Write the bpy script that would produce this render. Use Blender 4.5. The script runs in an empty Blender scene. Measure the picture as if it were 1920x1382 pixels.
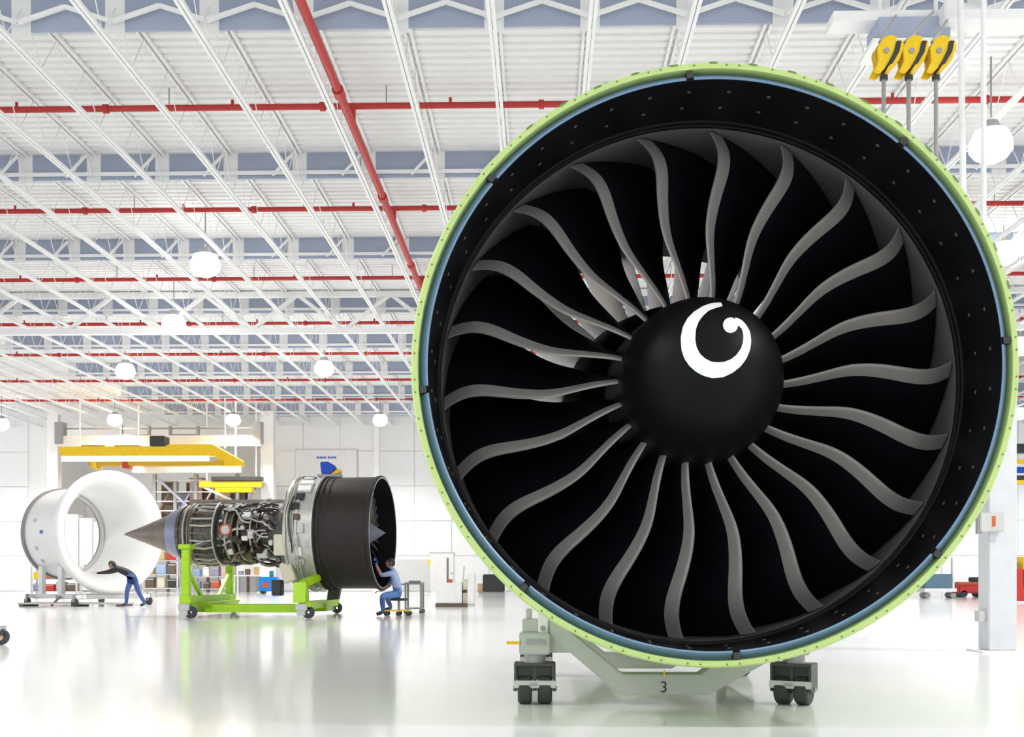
import bpy, bmesh, math, random
from mathutils import Vector, Matrix
R = math.radians
scn = bpy.context.scene
C = scn.collection
random.seed(7)

# ------------------------------------------------------------------ camera, world, exposure
F_PX = 2160.0                      # focal length in pixels of the 1920 x 1382 frame
YAW = math.atan(55 / F_PX)
CAM_H = 0.87
HORIZON = 1080.0
cam = bpy.data.cameras.new('camera'); camo = bpy.data.objects.new('camera', cam); C.objects.link(camo)
camo.location = (0, 0, CAM_H); camo.rotation_euler = (R(90), 0, YAW)
cam.sensor_fit = 'HORIZONTAL'; cam.sensor_width = 36.0
cam.lens = 36.0 * F_PX / 1920.0
cam.shift_x = 0.0; cam.shift_y = (HORIZON - 691) / 1920.0
cam.clip_end = 300; cam.clip_start = 0.05
scn.camera = camo

world = bpy.data.worlds.new('world'); scn.world = world; world.use_nodes = True
wb = world.node_tree.nodes['Background']
wb.inputs[0].default_value = (0.93, 0.965, 1.0, 1); wb.inputs[1].default_value = 1.0

scn.view_settings.view_transform = 'Standard'
scn.view_settings.look = 'None'
scn.view_settings.gamma = 1.0
scn.view_settings.use_curve_mapping = False
scn.view_settings.exposure = 0.76

LAMP_W = 900.0

def at(px, py, Y):
    """world point on the plane y = Y that belongs to a place in the 1920 x 1382 frame"""
    u = (px - 960) / F_PX; v = (HORIZON - py) / F_PX
    t = Y / (math.cos(YAW) + u * math.sin(YAW))
    return Vector((t * (-math.sin(YAW) + u * math.cos(YAW)), Y, CAM_H + t * v))

# ------------------------------------------------------------------ materials
MATS = {}
def mat(name, col, rough=0.5, metal=0.0, spec=0.5, vary=0.04, scale=6.0, emit=None, bump=0.0, coat=0.0):
    if name in MATS: return MATS[name]
    m = bpy.data.materials.new(name); m.use_nodes = True
    nt = m.node_tree; b = nt.nodes['Principled BSDF']
    b.inputs['Roughness'].default_value = rough
    b.inputs['Metallic'].default_value = metal
    b.inputs['Specular IOR Level'].default_value = spec
    b.inputs['Coat Weight'].default_value = coat
    tc = nt.nodes.new('ShaderNodeTexCoord'); no = nt.nodes.new('ShaderNodeTexNoise')
    no.inputs['Scale'].default_value = scale; no.inputs['Detail'].default_value = 4
    nt.links.new(tc.outputs['Object'], no.inputs['Vector'])
    rp = nt.nodes.new('ShaderNodeValToRGB')
    lo = [max(0, c * (1 - vary)) for c in col]; hi = [min(1, c * (1 + vary)) for c in col]
    rp.color_ramp.elements[0].position = 0.3; rp.color_ramp.elements[1].position = 0.7
    rp.color_ramp.elements[0].color = (*lo, 1); rp.color_ramp.elements[1].color = (*hi, 1)
    nt.links.new(no.outputs['Fac'], rp.inputs['Fac'])
    nt.links.new(rp.outputs['Color'], b.inputs['Base Color'])
    if bump:
        bp = nt.nodes.new('ShaderNodeBump'); bp.inputs['Strength'].default_value = bump
        nt.links.new(no.outputs['Fac'], bp.inputs['Height']); nt.links.new(bp.outputs['Normal'], b.inputs['Normal'])
    if emit:
        b.inputs['Emission Color'].default_value = (*emit[0], 1); b.inputs['Emission Strength'].default_value = emit[1]
    MATS[name] = m
    return m

def srgb(r, g, b):
    def f(c):
        c /= 255.0
        return c / 12.92 if c <= 0.04045 else ((c + 0.055) / 1.055) ** 2.4
    return (f(r), f(g), f(b))

M_FLOOR = mat('white_epoxy', (0.85, 0.855, 0.855), 0.12, spec=0.5, vary=0.025, scale=0.35)
M_WALL = mat('white_wall', (0.90, 0.90, 0.90), 0.6, vary=0.01)
M_WALLB = mat('white_wall_panel', (0.90, 0.90, 0.905), 0.55, vary=0.01)
M_DECK = mat('white_deck', (0.84, 0.84, 0.83), 0.6, vary=0.02)
M_STEEL = mat('white_painted_steel', (0.86, 0.86, 0.855), 0.5, vary=0.015)
M_BLUE_PANEL = mat('blue_grey_panel', (0.36, 0.41, 0.53), 0.5, vary=0.05, scale=1.2)
M_REDPIPE = mat('red_pipe', srgb(178, 40, 36), 0.45, vary=0.08)
M_GLOW = mat('lamp_glass', (1, 1, 1), 0.3, emit=((1, 0.99, 0.97), 5.0))
M_TUBEGLOW = mat('tube_light', (1, 1, 1), 0.3, emit=((1, 1, 1), 3.0))
M_GREYMETAL = mat('grey_metal', (0.33, 0.33, 0.34), 0.45, 0.4)
M_GREEN = mat('primer_green', srgb(184, 208, 128), 0.5, vary=0.04, scale=9)
M_HOLE = mat('olive_bolt', srgb(104, 132, 60), 0.5)
M_BLUE_SEAL = mat('blue_seal', srgb(112, 142, 172), 0.38, vary=0.05)
M_BLACK = mat('black_liner', (0.006, 0.006, 0.008), 0.5, spec=0.12, vary=0.2)
M_PITCH = mat('black_duct', (0.004, 0.004, 0.005), 0.6, spec=0.08, vary=0.2)
M_RUB = mat('abradable_strip', (0.15, 0.146, 0.14), 0.6, spec=0.2, vary=0.06)
M_TAN = mat('tan_screw', srgb(88, 73, 50), 0.5)
M_BLADE = mat('black_composite', (0.004, 0.004, 0.006), 0.42, spec=0.10, vary=0.2, scale=12)
M_TI = mat('titanium_edge', (0.33, 0.31, 0.29), 0.40, 0.35, vary=0.04, scale=20)
M_SPIN = mat('black_spinner', (0.0035, 0.0035, 0.005), 0.5, spec=0.13, vary=0.1)
M_MARK = mat('white_paint', (0.85, 0.85, 0.85), 0.5)
M_VANE = mat('guide_vane_metal', (0.18, 0.18, 0.19), 0.28, 0.8, vary=0.1)
M_STAND = mat('grey_green_steel', srgb(186, 190, 184), 0.5, vary=0.03)
M_CASTER = mat('dark_olive_caster', (0.055, 0.065, 0.05), 0.5)
M_RUBBER = mat('rubber', (0.03, 0.036, 0.028), 0.6)
M_ZINC = mat('zinc', (0.45, 0.46, 0.43), 0.35, 0.6)
M_DARK = mat('dark_grey', (0.03, 0.03, 0.032), 0.5)
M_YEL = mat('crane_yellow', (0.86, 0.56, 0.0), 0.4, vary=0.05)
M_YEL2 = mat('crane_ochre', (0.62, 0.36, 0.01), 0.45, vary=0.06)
M_LIME = mat('lime_green', (0.38, 0.66, 0.005), 0.4, vary=0.05)
M_BROWNBLK = mat('fan_case_brown_black', (0.020, 0.0155, 0.0145), 0.5, spec=.3, vary=0.1, scale=3)
M_SILVER = mat('silver_metal', (0.5, 0.5, 0.47), 0.35, 0.5, vary=0.12, scale=9)
M_HOTMETAL = mat('heat_tinted_metal', (0.21, 0.175, 0.15), 0.42, 0.6, vary=0.15, scale=3)
M_CORE = mat('core_metal', (0.10, 0.095, 0.085), 0.45, 0.5, vary=0.5, scale=14)
M_PIPEL = mat('pale_pipe', (0.55, 0.52, 0.45), 0.35, 0.4)
M_PIPED = mat('dark_pipe', (0.045, 0.03, 0.025), 0.45, 0.3)
M_BRONZE = mat('bronze_pipe', (0.21, 0.16, 0.11), 0.4, 0.6)
M_CREAM = mat('cream_box', (0.66, 0.62, 0.48), 0.5)
M_ORANGE = mat('orange_red', (0.55, 0.10, 0.03), 0.5)
M_NACELLE = mat('white_gelcoat', (0.80, 0.795, 0.785), 0.3, vary=0.01)
M_GREYRIM = mat('grey_rim', (0.25, 0.23, 0.23), 0.5)
M_SKIN = mat('skin', (0.50, 0.27, 0.19), 0.5)
M_HAIR = mat('dark_brown_hair', (0.03, 0.018, 0.014), 0.6)
M_NAVY = mat('black_shirt', (0.006, 0.006, 0.012), 0.7)
M_JEANS = mat('blue_jeans', (0.045, 0.085, 0.28), 0.75, vary=0.15, scale=20)
M_JEANS2 = mat('bright_blue_jeans', (0.12, 0.25, 0.58), 0.75, vary=0.15, scale=20)
M_LTBLUE = mat('light_blue_shirt', (0.38, 0.50, 0.80), 0.7)
M_SHOE = mat('brown_shoe', (0.05, 0.03, 0.025), 0.6)
M_GLOVE = mat('blue_glove', (0.06, 0.16, 0.55), 0.6)
M_RED = mat('tool_red', (0.55, 0.03, 0.02), 0.4)
M_BLUE = mat('machine_blue', (0.0, 0.24, 0.80), 0.4)
M_COVERBLUE = mat('cover_blue', (0.0, 0.06, 0.52), 0.5)
M_TEAL = mat('teal', (0.0, 0.25, 0.25), 0.5)
M_WHITE = mat('white_machine', (0.84, 0.84, 0.83), 0.45)
M_LGREY = mat('light_grey', (0.55, 0.55, 0.54), 0.5)
M_MGREY = mat('mid_grey', (0.30, 0.30, 0.29), 0.5)
M_BROWN = mat('brown', (0.13, 0.09, 0.06), 0.6)
M_TANB = mat('tan_box', (0.55, 0.38, 0.2), 0.6)
M_PINK = mat('pale_pink', (0.62, 0.42, 0.38), 0.6)
M_PALEB = mat('pale_blue', (0.30, 0.42, 0.62), 0.6)
M_PURPLE = mat('grey_violet', (0.30, 0.29, 0.40), 0.6)
M_TEXTBLUE = mat('sign_blue', (0.10, 0.15, 0.55), 0.6)

# ------------------------------------------------------------------ mesh helpers
class MB:
    def __init__(s): s.v = []; s.f = []
    def add(s, vs, fs):
        o = len(s.v); s.v += [Vector(v) for v in vs]; s.f += [tuple(i + o for i in f) for f in fs]; return s
    def box(s, c, size, rot=None):
        hx, hy, hz = size[0] / 2, size[1] / 2, size[2] / 2
        vs = [Vector((x, y, z)) for x in (-hx, hx) for y in (-hy, hy) for z in (-hz, hz)]
        if rot is not None: vs = [rot @ v for v in vs]
        c = Vector(c)
        return s.add([v + c for v in vs], [(0, 1, 3, 2), (4, 6, 7, 5), (0, 4, 5, 1), (2, 3, 7, 6), (0, 2, 6, 4), (1, 5, 7, 3)])
    def bbox(s, a, b):
        return s.box([(a[i] + b[i]) / 2 for i in range(3)], [abs(b[i] - a[i]) for i in range(3)])
    def bar(s, p0, p1, w, h=None, up=(0, 0, 1)):
        h = h or w; p0 = Vector(p0); p1 = Vector(p1); d = (p1 - p0).normalized(); up = Vector(up)
        if abs(d.dot(up)) > 0.98: up = Vector((1, 0, 0))
        sx = d.cross(up).normalized(); sz = sx.cross(d)
        vs = [p + sx * a * w / 2 + sz * b * h / 2 for p in (p0, p1) for a, b in ((-1, -1), (1, -1), (1, 1), (-1, 1))]
        return s.add(vs, [(3, 2, 1, 0), (4, 5, 6, 7), (0, 1, 5, 4), (1, 2, 6, 5), (2, 3, 7, 6), (3, 0, 4, 7)])
    def tube(s, pts, r, n=8, cap=True):
        pts = [Vector(p) for p in pts]; rs = r if isinstance(r, (list, tuple)) else [r] * len(pts)
        rings = []; prev = None
        for i, p in enumerate(pts):
            d = (pts[min(i + 1, len(pts) - 1)] - pts[max(i - 1, 0)]).normalized()
            if prev is None:
                a = Vector((0, 0, 1)) if abs(d.z) < 0.9 else Vector((1, 0, 0))
                u = d.cross(a).normalized()
            else:
                u = (prev - d * prev.dot(d)).normalized()
            w = d.cross(u); prev = u
            rings.append([p + (u * math.cos(2 * math.pi * k / n) + w * math.sin(2 * math.pi * k / n)) * rs[i] for k in range(n)])
        vs = [v for rg in rings for v in rg]; fs = []
        for i in range(len(pts) - 1):
            for k in range(n):
                a = i * n + k; b = i * n + (k + 1) % n
                fs.append((a, b, b + n, a + n))
        if cap:
            fs.append(tuple(range(n - 1, -1, -1))); fs.append(tuple(range((len(pts) - 1) * n, len(pts) * n)))
        return s.add(vs, fs)
    def cyl(s, p0, p1, r, n=16, r1=None):
        return s.tube([p0, p1], [r, r if r1 is None else r1], n)
    def lathe(s, prof, axis='z', c=(0, 0, 0), n=48, closed=False, a0=0.0, a1=2 * math.pi):
        """prof: list of (position along axis, radius)"""
        c = Vector(c); full = abs(a1 - a0 - 2 * math.pi) < 1e-6
        m = n if full else n + 1; vs = []
        for (t, r) in prof:
            for k in range(m):
                a = a0 + (a1 - a0) * k / n; ca, sa = math.cos(a) * r, math.sin(a) * r
                vs.append(c + Vector({'x': (t, ca, sa), 'y': (ca, t, sa), 'z': (ca, sa, t)}[axis]))
        fs = []; L = len(prof)
        for i in range(L if closed else L - 1):
            j = (i + 1) % L
            for k in range(n):
                k2 = (k + 1) % m
                fs.append((i * m + k, i * m + k2, j * m + k2, j * m + k))
        if not full and closed:
            fs.append(tuple(i * m for i in range(L))); fs.append(tuple(i * m + n for i in range(L - 1, -1, -1)))
        return s.add(vs, fs)
    def prism(s, poly, d0, d1, plane='xz'):
        """extrude a 2-D polygon along the axis missing from plane"""
        def pt(a, b, d): return {'xz': (a, d, b), 'yz': (d, a, b), 'xy': (a, b, d)}[plane]
        n = len(poly)
        vs = [pt(a, b, d0) for a, b in poly] + [pt(a, b, d1) for a, b in poly]
        fs = [tuple(range(n)), tuple(range(2 * n - 1, n - 1, -1))] + [(i, i + n, (i + 1) % n + n, (i + 1) % n) for i in range(n)]
        return s.add(vs, fs)
    def mesh(s, name, m=None, smooth=False, bevel=0.0):
        me = bpy.data.meshes.new(name); me.from_pydata([tuple(v) for v in s.v], [], s.f); me.update()
        bm = bmesh.new(); bm.from_mesh(me)
        bmesh.ops.recalc_face_normals(bm, faces=bm.faces)
        if bevel:
            es = [e for e in bm.edges if len(e.link_faces) == 2 and e.calc_face_angle(0) > 0.6]
            bmesh.ops.bevel(bm, geom=es, offset=bevel, segments=2, affect='EDGES', clamp_overlap=True)
        bm.to_mesh(me); bm.free()
        if m: me.materials.append(m)
        if smooth:
            me.polygons.foreach_set('use_smooth', [True] * len(me.polygons))
            me.set_sharp_from_angle(angle=R(smooth if smooth > 1 else 35))
        return me
    def build(s, name, m, parent=None, smooth=False, bevel=0.0):
        return link(name, s.mesh(name, m, smooth, bevel), parent)

def link(name, me, parent=None, loc=(0, 0, 0), rot=(0, 0, 0)):
    o = bpy.data.objects.new(name, me); C.objects.link(o)
    if parent: o.parent = parent
    o.location = loc; o.rotation_euler = rot
    return o
def tag(o, label=None, cat=None, group=None, kind=None):
    if label: o['label'] = label
    if cat: o['category'] = cat
    if group: o['group'] = group
    if kind: o['kind'] = kind
    return o
def thing(name, label, cat, loc=(0, 0, 0), rz=0.0, group=None, kind=None):
    o = bpy.data.objects.new(name, None); C.objects.link(o); o.empty_display_size = 0.2
    o.location = loc; o.rotation_euler = (0, 0, rz)
    return tag(o, label, cat, group, kind)
def copy_tree(o, parent=None):
    c = o.copy(); C.objects.link(c); c.parent = parent
    for ch in list(o.children): copy_tree(ch, c)
    return c

# ------------------------------------------------------------------ the setting
DECK_Z = 10.06
HB = 9.17                                   # joist bottom chord
XL, XR, YN, YF = -40.0, 40.0, -6.0, 64.0
fl = MB().box((0, 34, -0.1), (100, 96, 0.2)).build('floor', M_FLOOR); tag(fl, 'glossy white epoxy hangar floor reflecting the engines', kind='structure')

# corrugated roof deck, ribs running across the hall
mb = MB(); prof = []; y = YN; per = 0.27
while y < YF:
    prof += [(y, 0), (y + per * .56, 0), (y + per * .66, .05), (y + per * .9, .05)]; y += per
prof.append((y, 0))
vs = []; fs = []
for (yy, zz) in prof: vs += [(XL, yy, DECK_Z + zz), (XR, yy, DECK_Z + zz)]
for i in range(len(prof) - 1): fs.append((2 * i, 2 * i + 1, 2 * i + 3, 2 * i + 2))
mb.add(vs, fs)
mb.box(((XL + XR) / 2, (YN + YF) / 2, DECK_Z + .2), (XR - XL, YF - YN, .1))
ceil = mb.build('ceiling', M_DECK); tag(ceil, 'white ribbed metal roof deck carried on steel joists', kind='structure')

# joists: bottom chord with zigzag web and top chord
jx0, jds = -0.74, 1.502
mb = MB()
for dx in (-.036, .036): mb.bbox((dx - .026, YN, HB), (dx + .026, YF - .3, HB + .06))
me_chord = mb.mesh('joist', M_STEEL)
mb = MB(); y = YN; seg = .62
while y < YF - 1.3:
    mb.bar((0, y, HB + .05), (0, y + seg, DECK_Z - .06), .014); mb.bar((0, y + seg, DECK_Z - .06), (0, y + 2 * seg, HB + .05), .014); y += 2 * seg
for dx in (-.05, .05): mb.bbox((dx - .025, YN, DECK_Z - .06), (dx + .025, YF - .3, DECK_Z - .005))
me_web = mb.mesh('web', M_STEEL)
JX = [jx0 + jds * k for k in range(-22, 24)]
for x in JX:
    j = link('joist', me_chord, ceil, (x, 0, 0)); link('web', me_web, j)

# rows of blue-grey panels between the joists, white posts between them
ROWS = [18.1, 24.9, 31.2, 37.6, 43.4, 49.3, 55.5, 61.1]
PB, PT = 9.50, DECK_Z
me_pan = MB().box((0, 0, (PB + PT) / 2), (1.19, .05, PT - PB)).mesh('roof_panel', M_BLUE_PANEL)
me_post = MB().box((0, 0, (PB + PT) / 2 - .03), (.31, .06, PT - PB + .06)).mesh('panel_post', M_STEEL)
xs_rail = (JX[0], JX[-1])
for ri, ry in enumerate(ROWS):
    for x in JX:
        if x < -21.4 or x > 27: continue
        o = link('panel_post', me_post, ceil, (x, ry, 0))
        if x + jds < 27.9: link('roof_panel', me_pan, ceil, (x + jds / 2, ry, 0))
    if ri >= 1:
        MB().bbox((-22, ry - .12, PB + .07), (28, ry - .07, PB + .14)).build('rail', M_STEEL, ceil)
# chevron bridging in front of the first row
mb = MB(); mb.bar((-.75, 0, HB + .42), (0, 0, HB + .66), .06); mb.bar((0, 0, HB + .66), (.75, 0, HB + .42), .06)
me_chev = mb.mesh('bridging', M_STEEL)
for x in JX:
    if -22 < x < 26: link('bridging', me_chev, ceil, (x + jds / 2, ROWS[0] - .15, 0))
mb = MB(); mb.bar((0, 0, HB + .34), (.45, 0, DECK_Z - .08), .05)
me_strut = mb.mesh('strut', M_STEEL)
for ry in (ROWS[1], ROWS[2]):
    for x in JX:
        if -21 < x < 26: link('strut', me_strut, ceil, (x - .55, ry - .2, 0))
# truss girder across the hall at the fourth row
ty = 36.9
MB().bbox((XL, ty - .09, PT - .22), (XR, ty + .09, PT - .06)).build('girder_top_chord', M_STEEL, ceil)
MB().bbox((XL, ty - .10, HB - .50), (XR, ty + .10, HB - .32)).build('girder_bottom_chord', M_STEEL, ceil)
for k in range(-14, 15):
    x = jx0 + .4 + k * 3.004
    MB().bar((x, ty, HB - .4), (x + 1.502, ty, PT - .14), .11).build('girder_diagonal', M_STEEL, ceil)
    MB().bar((x + 1.502, ty, PT - .14), (x + 3.004, ty, HB - .4), .11).build('girder_diagonal', M_STEEL, ceil)

# red sprinkler pipes
PIPES = [21.5, 27.5, 33.9, 39.9, 45.4, 51.5, 57.2]
ordn = ['nearest', 'second nearest', 'third nearest', 'fourth nearest', 'third farthest', 'second farthest', 'farthest']
for i, py in enumerate(PIPES):
    t = thing('sprinkler_pipe', 'red sprinkler pipe crossing under the roof, %s of seven' % ordn[i], 'pipe', (0, py, 9.67), group='red cross pipes')
    MB().tube([(-34, 0, 0), (34, 0, 0)], .058, 10).build('pipe', M_REDPIPE, t, smooth=True)
    for k in range(-8, 9):
        x = k * 4.1 + (i % 3) * 1.3
        MB().tube([(x - .05, 0, 0), (x + .05, 0, 0)], .085, 10).build('coupling', M_REDPIPE, t, smooth=True)
        MB().cyl((x + 1.2, 0, .05), (x + 1.2, 0, DECK_Z - 9.67), .012, 6).build('hanger_rod', M_GREYMETAL, t)
        MB().cyl((x + 2.4, 0, .05), (x + 2.4, 0, .14), .03, 8).build('sprinkler_head', M_REDPIPE, t)
t = thing('sprinkler_main', 'thick red sprinkler main running lengthwise down the hall', 'pipe', (-3.52, 0, 9.28))
MB().tube([(0, YN, 0), (0, 60, 0)], .075, 12).build('pipe', M_REDPIPE, t, smooth=True)
for k in range(9):
    MB().tube([(0, 14.2 + k * 5.6, 0), (0, 14.5 + k * 5.6, 0)], .10, 12).build('coupling', M_REDPIPE, t, smooth=True)
for py in PIPES: MB().cyl((0, py, .05), (0, py, .36), .045, 8).build('riser', M_REDPIPE, t)

# back wall of white panels, with a recessed bay behind the cranes
bay_l, bay_r = at(108, 900, 63.5).x, at(496, 900, 63.5).x
bw = MB()
bw.bbox((-44, 63.5, 0), (bay_l, 63.8, 10.4)); bw.bbox((bay_r, 63.5, 0), (44, 63.8, 10.4)); bw.bbox((bay_l, 63.5, 8.6), (bay_r, 63.8, 10.4))
bw.bbox((bay_l - 1, 67.5, 0), (bay_r + 1, 67.8, 10.4)); bw.bbox((bay_l - .3, 63.8, 0), (bay_l, 67.5, 10.4)); bw.bbox((bay_r, 63.8, 0), (bay_r + .3, 67.5, 10.4))
bw.bbox((bay_l - .3, 63.8, 10.3), (bay_r + .3, 67.5, 10.45))
wall = bw.build('wall_back', M_WALL); tag(wall, 'white panelled back wall of the hangar', kind='structure')
pw, ph = 2.06, 1.93
me_wp = MB().box((pw / 2, 0, ph / 2), (pw - .035, .05, ph - .035)).mesh('wall_panel', M_WALLB)
x = bay_r + .1
while x < 40:
    for k in range(5): link('wall_panel', me_wp, wall, (x, 63.47, .05 + k * ph))
    x += pw
x = -43
while x + pw < bay_l:
    for k in range(5): link('wall_panel', me_wp, wall, (x, 63.47, .05 + k * ph))
    x += pw

def column(name, px, Y, wpx, base, top, label, n=0):
    p = at(px, 900, Y); w = wpx * Y / F_PX
    t = thing(name, label, None, (p.x, Y, 0), kind='structure')
    mb = MB()                                   # H section
    mb.bbox((-w / 2, -w * .45, 0), (w / 2, -w * .35, top)); mb.bbox((-w / 2, w * .35, 0), (w / 2, w * .45, top)); mb.bbox((-w * .06, -w * .36, 0), (w * .06, w * .36, top))
    mb.build('shaft', M_STEEL, t)
    MB().box((0, 0, .02), (w * 1.5, w * 1.5, .04)).build('base_plate', M_STEEL, t)
    return t
column('column', 102, 60, 20, 0, HB + .3, 'white steel column at the left end of the crane bay')
column('column', 503, 60, 24, 0, HB + .3, 'white steel column between the yellow cranes and the blank sign')
column('column', 706, 62.5, 10, 0, HB + .3, 'slim white column on the wall right of the blank sign')

# ------------------------------------------------------------------ high-bay lamps
def lamp(X, Y, z, label, s=1.0, gain=1.0):
    t = thing('high_bay_lamp', label, 'lamp', (X, Y, z), group='glowing high-bay lamps')
    MB().lathe([(.42 * s, .06), (.40 * s, .12 * s), (.30 * s, .16 * s), (.24 * s, .20 * s)], 'z', n=20).build('housing', M_GREYMETAL, t, smooth=True)
    MB().cyl((0, 0, .40 * s), (0, 0, DECK_Z - z), .018, 8).build('rod', M_GREYMETAL, t)
    MB().lathe([(.26 * s, .17 * s), (.22 * s, .28 * s), (.05 * s, .36 * s), (-.12 * s, .37 * s), (-.24 * s, .28 * s), (-.32 * s, .13 * s), (-.33 * s, .01)], 'z', n=24).build('glass_shade', M_GLOW, t, smooth=True)
    l = bpy.data.lights.new('lamp_light', 'SPOT'); l.energy = LAMP_W * gain; l.shadow_soft_size = .35; l.spot_size = R(150); l.spot_blend = .6; l.color = (1, .985, .95)
    lo = bpy.data.objects.new('lamp_light', l); C.objects.link(lo); lo.parent = t; lo.location = (0, 0, -.40)
    return t
LAMPS = [(1858, 270, 20.6, 'big glowing high-bay lamp right of the yellow hoist blocks'),
         (385, 495, 28.8, 'glowing high-bay lamp hanging just above the truss girder'),
         (326, 607, 35.6, 'glowing high-bay lamp against the truss girder bottom chord'),
         (235, 695, 43.5, 'glowing high-bay lamp left, halfway down the hall'),
         (608, 690, 43.5, 'glowing high-bay lamp nearest the big green ring on the left side'),
         (215, 787, 57.5, 'far glowing lamp above the white bellmouth'),
         (437, 787, 57.5, 'far glowing lamp above the yellow crane end'),
         (713, 787, 57.5, 'far glowing lamp above the slim wall column'),
         (3, 795, 57.5, 'far glowing lamp cut by the left edge of the picture'),
         (1882, 473, 30.5, 'glowing lamp peeping out right of the green ring near its top'),
         (1912, 648, 38.4, 'glowing lamp at the right edge beside the green ring middle'),
         (1910, 775, 57.5, 'far glowing lamp at the right edge above the yellow beam')]
for px, py, Y, lab in LAMPS:
    p = at(px, py, Y); lamp(p.x, Y, p.z, lab, 1.0, 1.5 if Y > 50 else 1.6)
# unseen lamps, added over the front of the hall to brighten its floor
for (X, Y, lab) in ((-8.2, 13.5, 'added high-bay lamp above the open floor left of the big engine'), (8.2, 12.5, 'added high-bay lamp above the utility post'), (-8.2, 5.5, 'added high-bay lamp over the front floor, left row'), (8.2, 5.5, 'added high-bay lamp over the front floor, right row')):
    lamp(X, Y, 8.65, lab, 1.0, 1.5 if Y < 10 else 1.0)

# ------------------------------------------------------------------ the big turbofan
EX, EY, EZ = 0.982, 6.6, 2.075
eng = thing('turbofan_engine', 'huge turbofan engine with green rimmed fan case and black fan', 'engine', (EX, EY, 0))
AX = (0, 0, EZ)
MB().lathe([(.06, 1.69), (0.0, 1.692), (0.0, 1.722), (.02, 1.732), (.10, 1.732), (.12, 1.70), (.5, 1.69), (1.3, 1.68), (1.32, 1.72), (1.40, 1.72), (1.42, 1.68), (2.2, 1.66), (3.25, 1.60), (3.25, 1.55), (2.2, 1.645), (.5, 1.665), (.093, 1.665), (.093, 1.69)], 'y', AX, n=160, closed=True).build('fan_case', M_GREEN, eng, smooth=30)
# blue seal in eight segments with dark gaps between
for k in range(8):
    a = R(4.6 + 45 * k) + R(.75); b = R(4.6 + 45 * (k + 1)) - R(.75)
    MB().lathe([(.012, 1.636), (.004, 1.645), (.075, 1.6895), (.093, 1.6895), (.093, 1.636)], 'y', AX, n=24, closed=True, a0=a, a1=b).build('seal_segment', M_BLUE_SEAL, eng, smooth=30)
me_clip = MB().box((1.666, .05, 0), (.040, .085, .036)).mesh('seal_clip', M_DARK)
for k in range(8): link('seal_clip', me_clip, eng, AX, (0, -R(4.6 + 45 * k), 0))
# black liner, rubbing strip, aft duct
MB().lathe([(.012, 1.639), (.016, 1.633), (.60, 1.632), (.605, 1.619), (.625, 1.619), (.63, 1.630), (.66, 1.630), (.665, 1.617), (.69, 1.617), (.69, 1.66), (.094, 1.66), (.094, 1.639)], 'y', AX, n=160, closed=True).build('inlet_liner', M_BLACK, eng, smooth=25)
MB().lathe([(.69, 1.619), (1.5, 1.612), (1.5, 1.64), (.69, 1.64)], 'y', AX, n=160, closed=True).build('rub_strip', M_RUB, eng, smooth=30)
MB().lathe([(1.5, 1.612), (2.2, 1.60), (3.25, 1.52), (3.25, 1.545), (1.5, 1.635)], 'y', AX, n=120, closed=True).build('aft_duct_liner', M_PITCH, eng, smooth=30)
# screws in two circles on the liner
me_scr = MB().lathe([(1.634, .001), (1.634, .013), (1.628, .011), (1.627, 0.001)], 'x', n=10).mesh('liner_screw', M_TAN)
for k in range(44):
    a = R(4.1 + 360 / 44 * k)
    link('liner_screw', me_scr, eng, (0, .17, EZ), (0, -a, 0)); link('liner_screw', me_scr, eng, (0, .40, EZ), (0, -a - R(.6), 0))
# bolts and slots on the green flange
me_slot = MB().lathe([(-.0015, .0005), (-.0015, .0065), (.004, .0065)], 'y', (0, 0, 0), n=12); me_slot.v = [Vector((1.7235 + v.x, v.y, v.z * 4.2)) for v in me_slot.v]; me_slot = me_slot.mesh('flange_slot', M_HOLE)
me_bolt = MB().lathe([(-.002, .001), (-.002, .006), (.004, .006)], 'y', (1.712, 0, 0), n=8).mesh('flange_bolt', M_HOLE)
for k in range(48):
    a = 360 / 48 * k
    if 12 < a < 128 : link('flange_slot', me_slot, eng, AX, (0, -R(a), 0))
    for d in (2.6, 5.0) if not (12 < a < 128) or k % 2 else (3.7,): link('flange_bolt', me_bolt, eng, AX, (0, -R(a + d), 0))
# spinner (paraboloid nose) with painted swirl
SPL, SPR, SPY = .60, .50, .55
prof = [(SPY - SPL * math.cos(a), SPR * math.sin(a)) for a in [i * math.pi / 2 / 28 for i in range(29)]]
prof[0] = (prof[0][0], .0005)
prof += [(SPY + .03, SPR + .003), (SPY + .03, SPR - .03), (SPY + .05, SPR - .03), (SPY + .05, .2)]
spin = MB().lathe(prof, 'y', AX, n=96).build('spinner', M_SPIN, eng, smooth=30)
OUT = [(0.075,0.401),(0.022,0.395),(-0.036,0.370),(-0.094,0.329),(-0.136,0.285),(-0.168,0.226),(-0.183,0.159),(-0.182,0.087),(-0.167,0.032),(-0.139,-0.012),(-0.103,-0.047),(-0.062,-0.070),(-0.011,-0.084),(0.049,-0.078),(0.101,-0.053),(0.148,-0.016),(0.184,0.031),(0.211,0.092),(0.220,0.145),(0.218,0.200),(0.197,0.250),(0.168,0.280),(0.137,0.288)]
INN = [(0.075,0.369),(0.029,0.350),(-0.013,0.330),(-0.047,0.297),(-0.077,0.257),(-0.098,0.206),(-0.105,0.144),(-0.100,0.096),(-0.081,0.053),(-0.052,0.025),(-0.019,0.008),(0.018,0.004),(0.055,0.008),(0.093,0.024),(0.125,0.050),(0.154,0.091),(0.168,0.131),(0.173,0.173),(0.170,0.206),(0.156,0.227),(0.136,0.238)]
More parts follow.
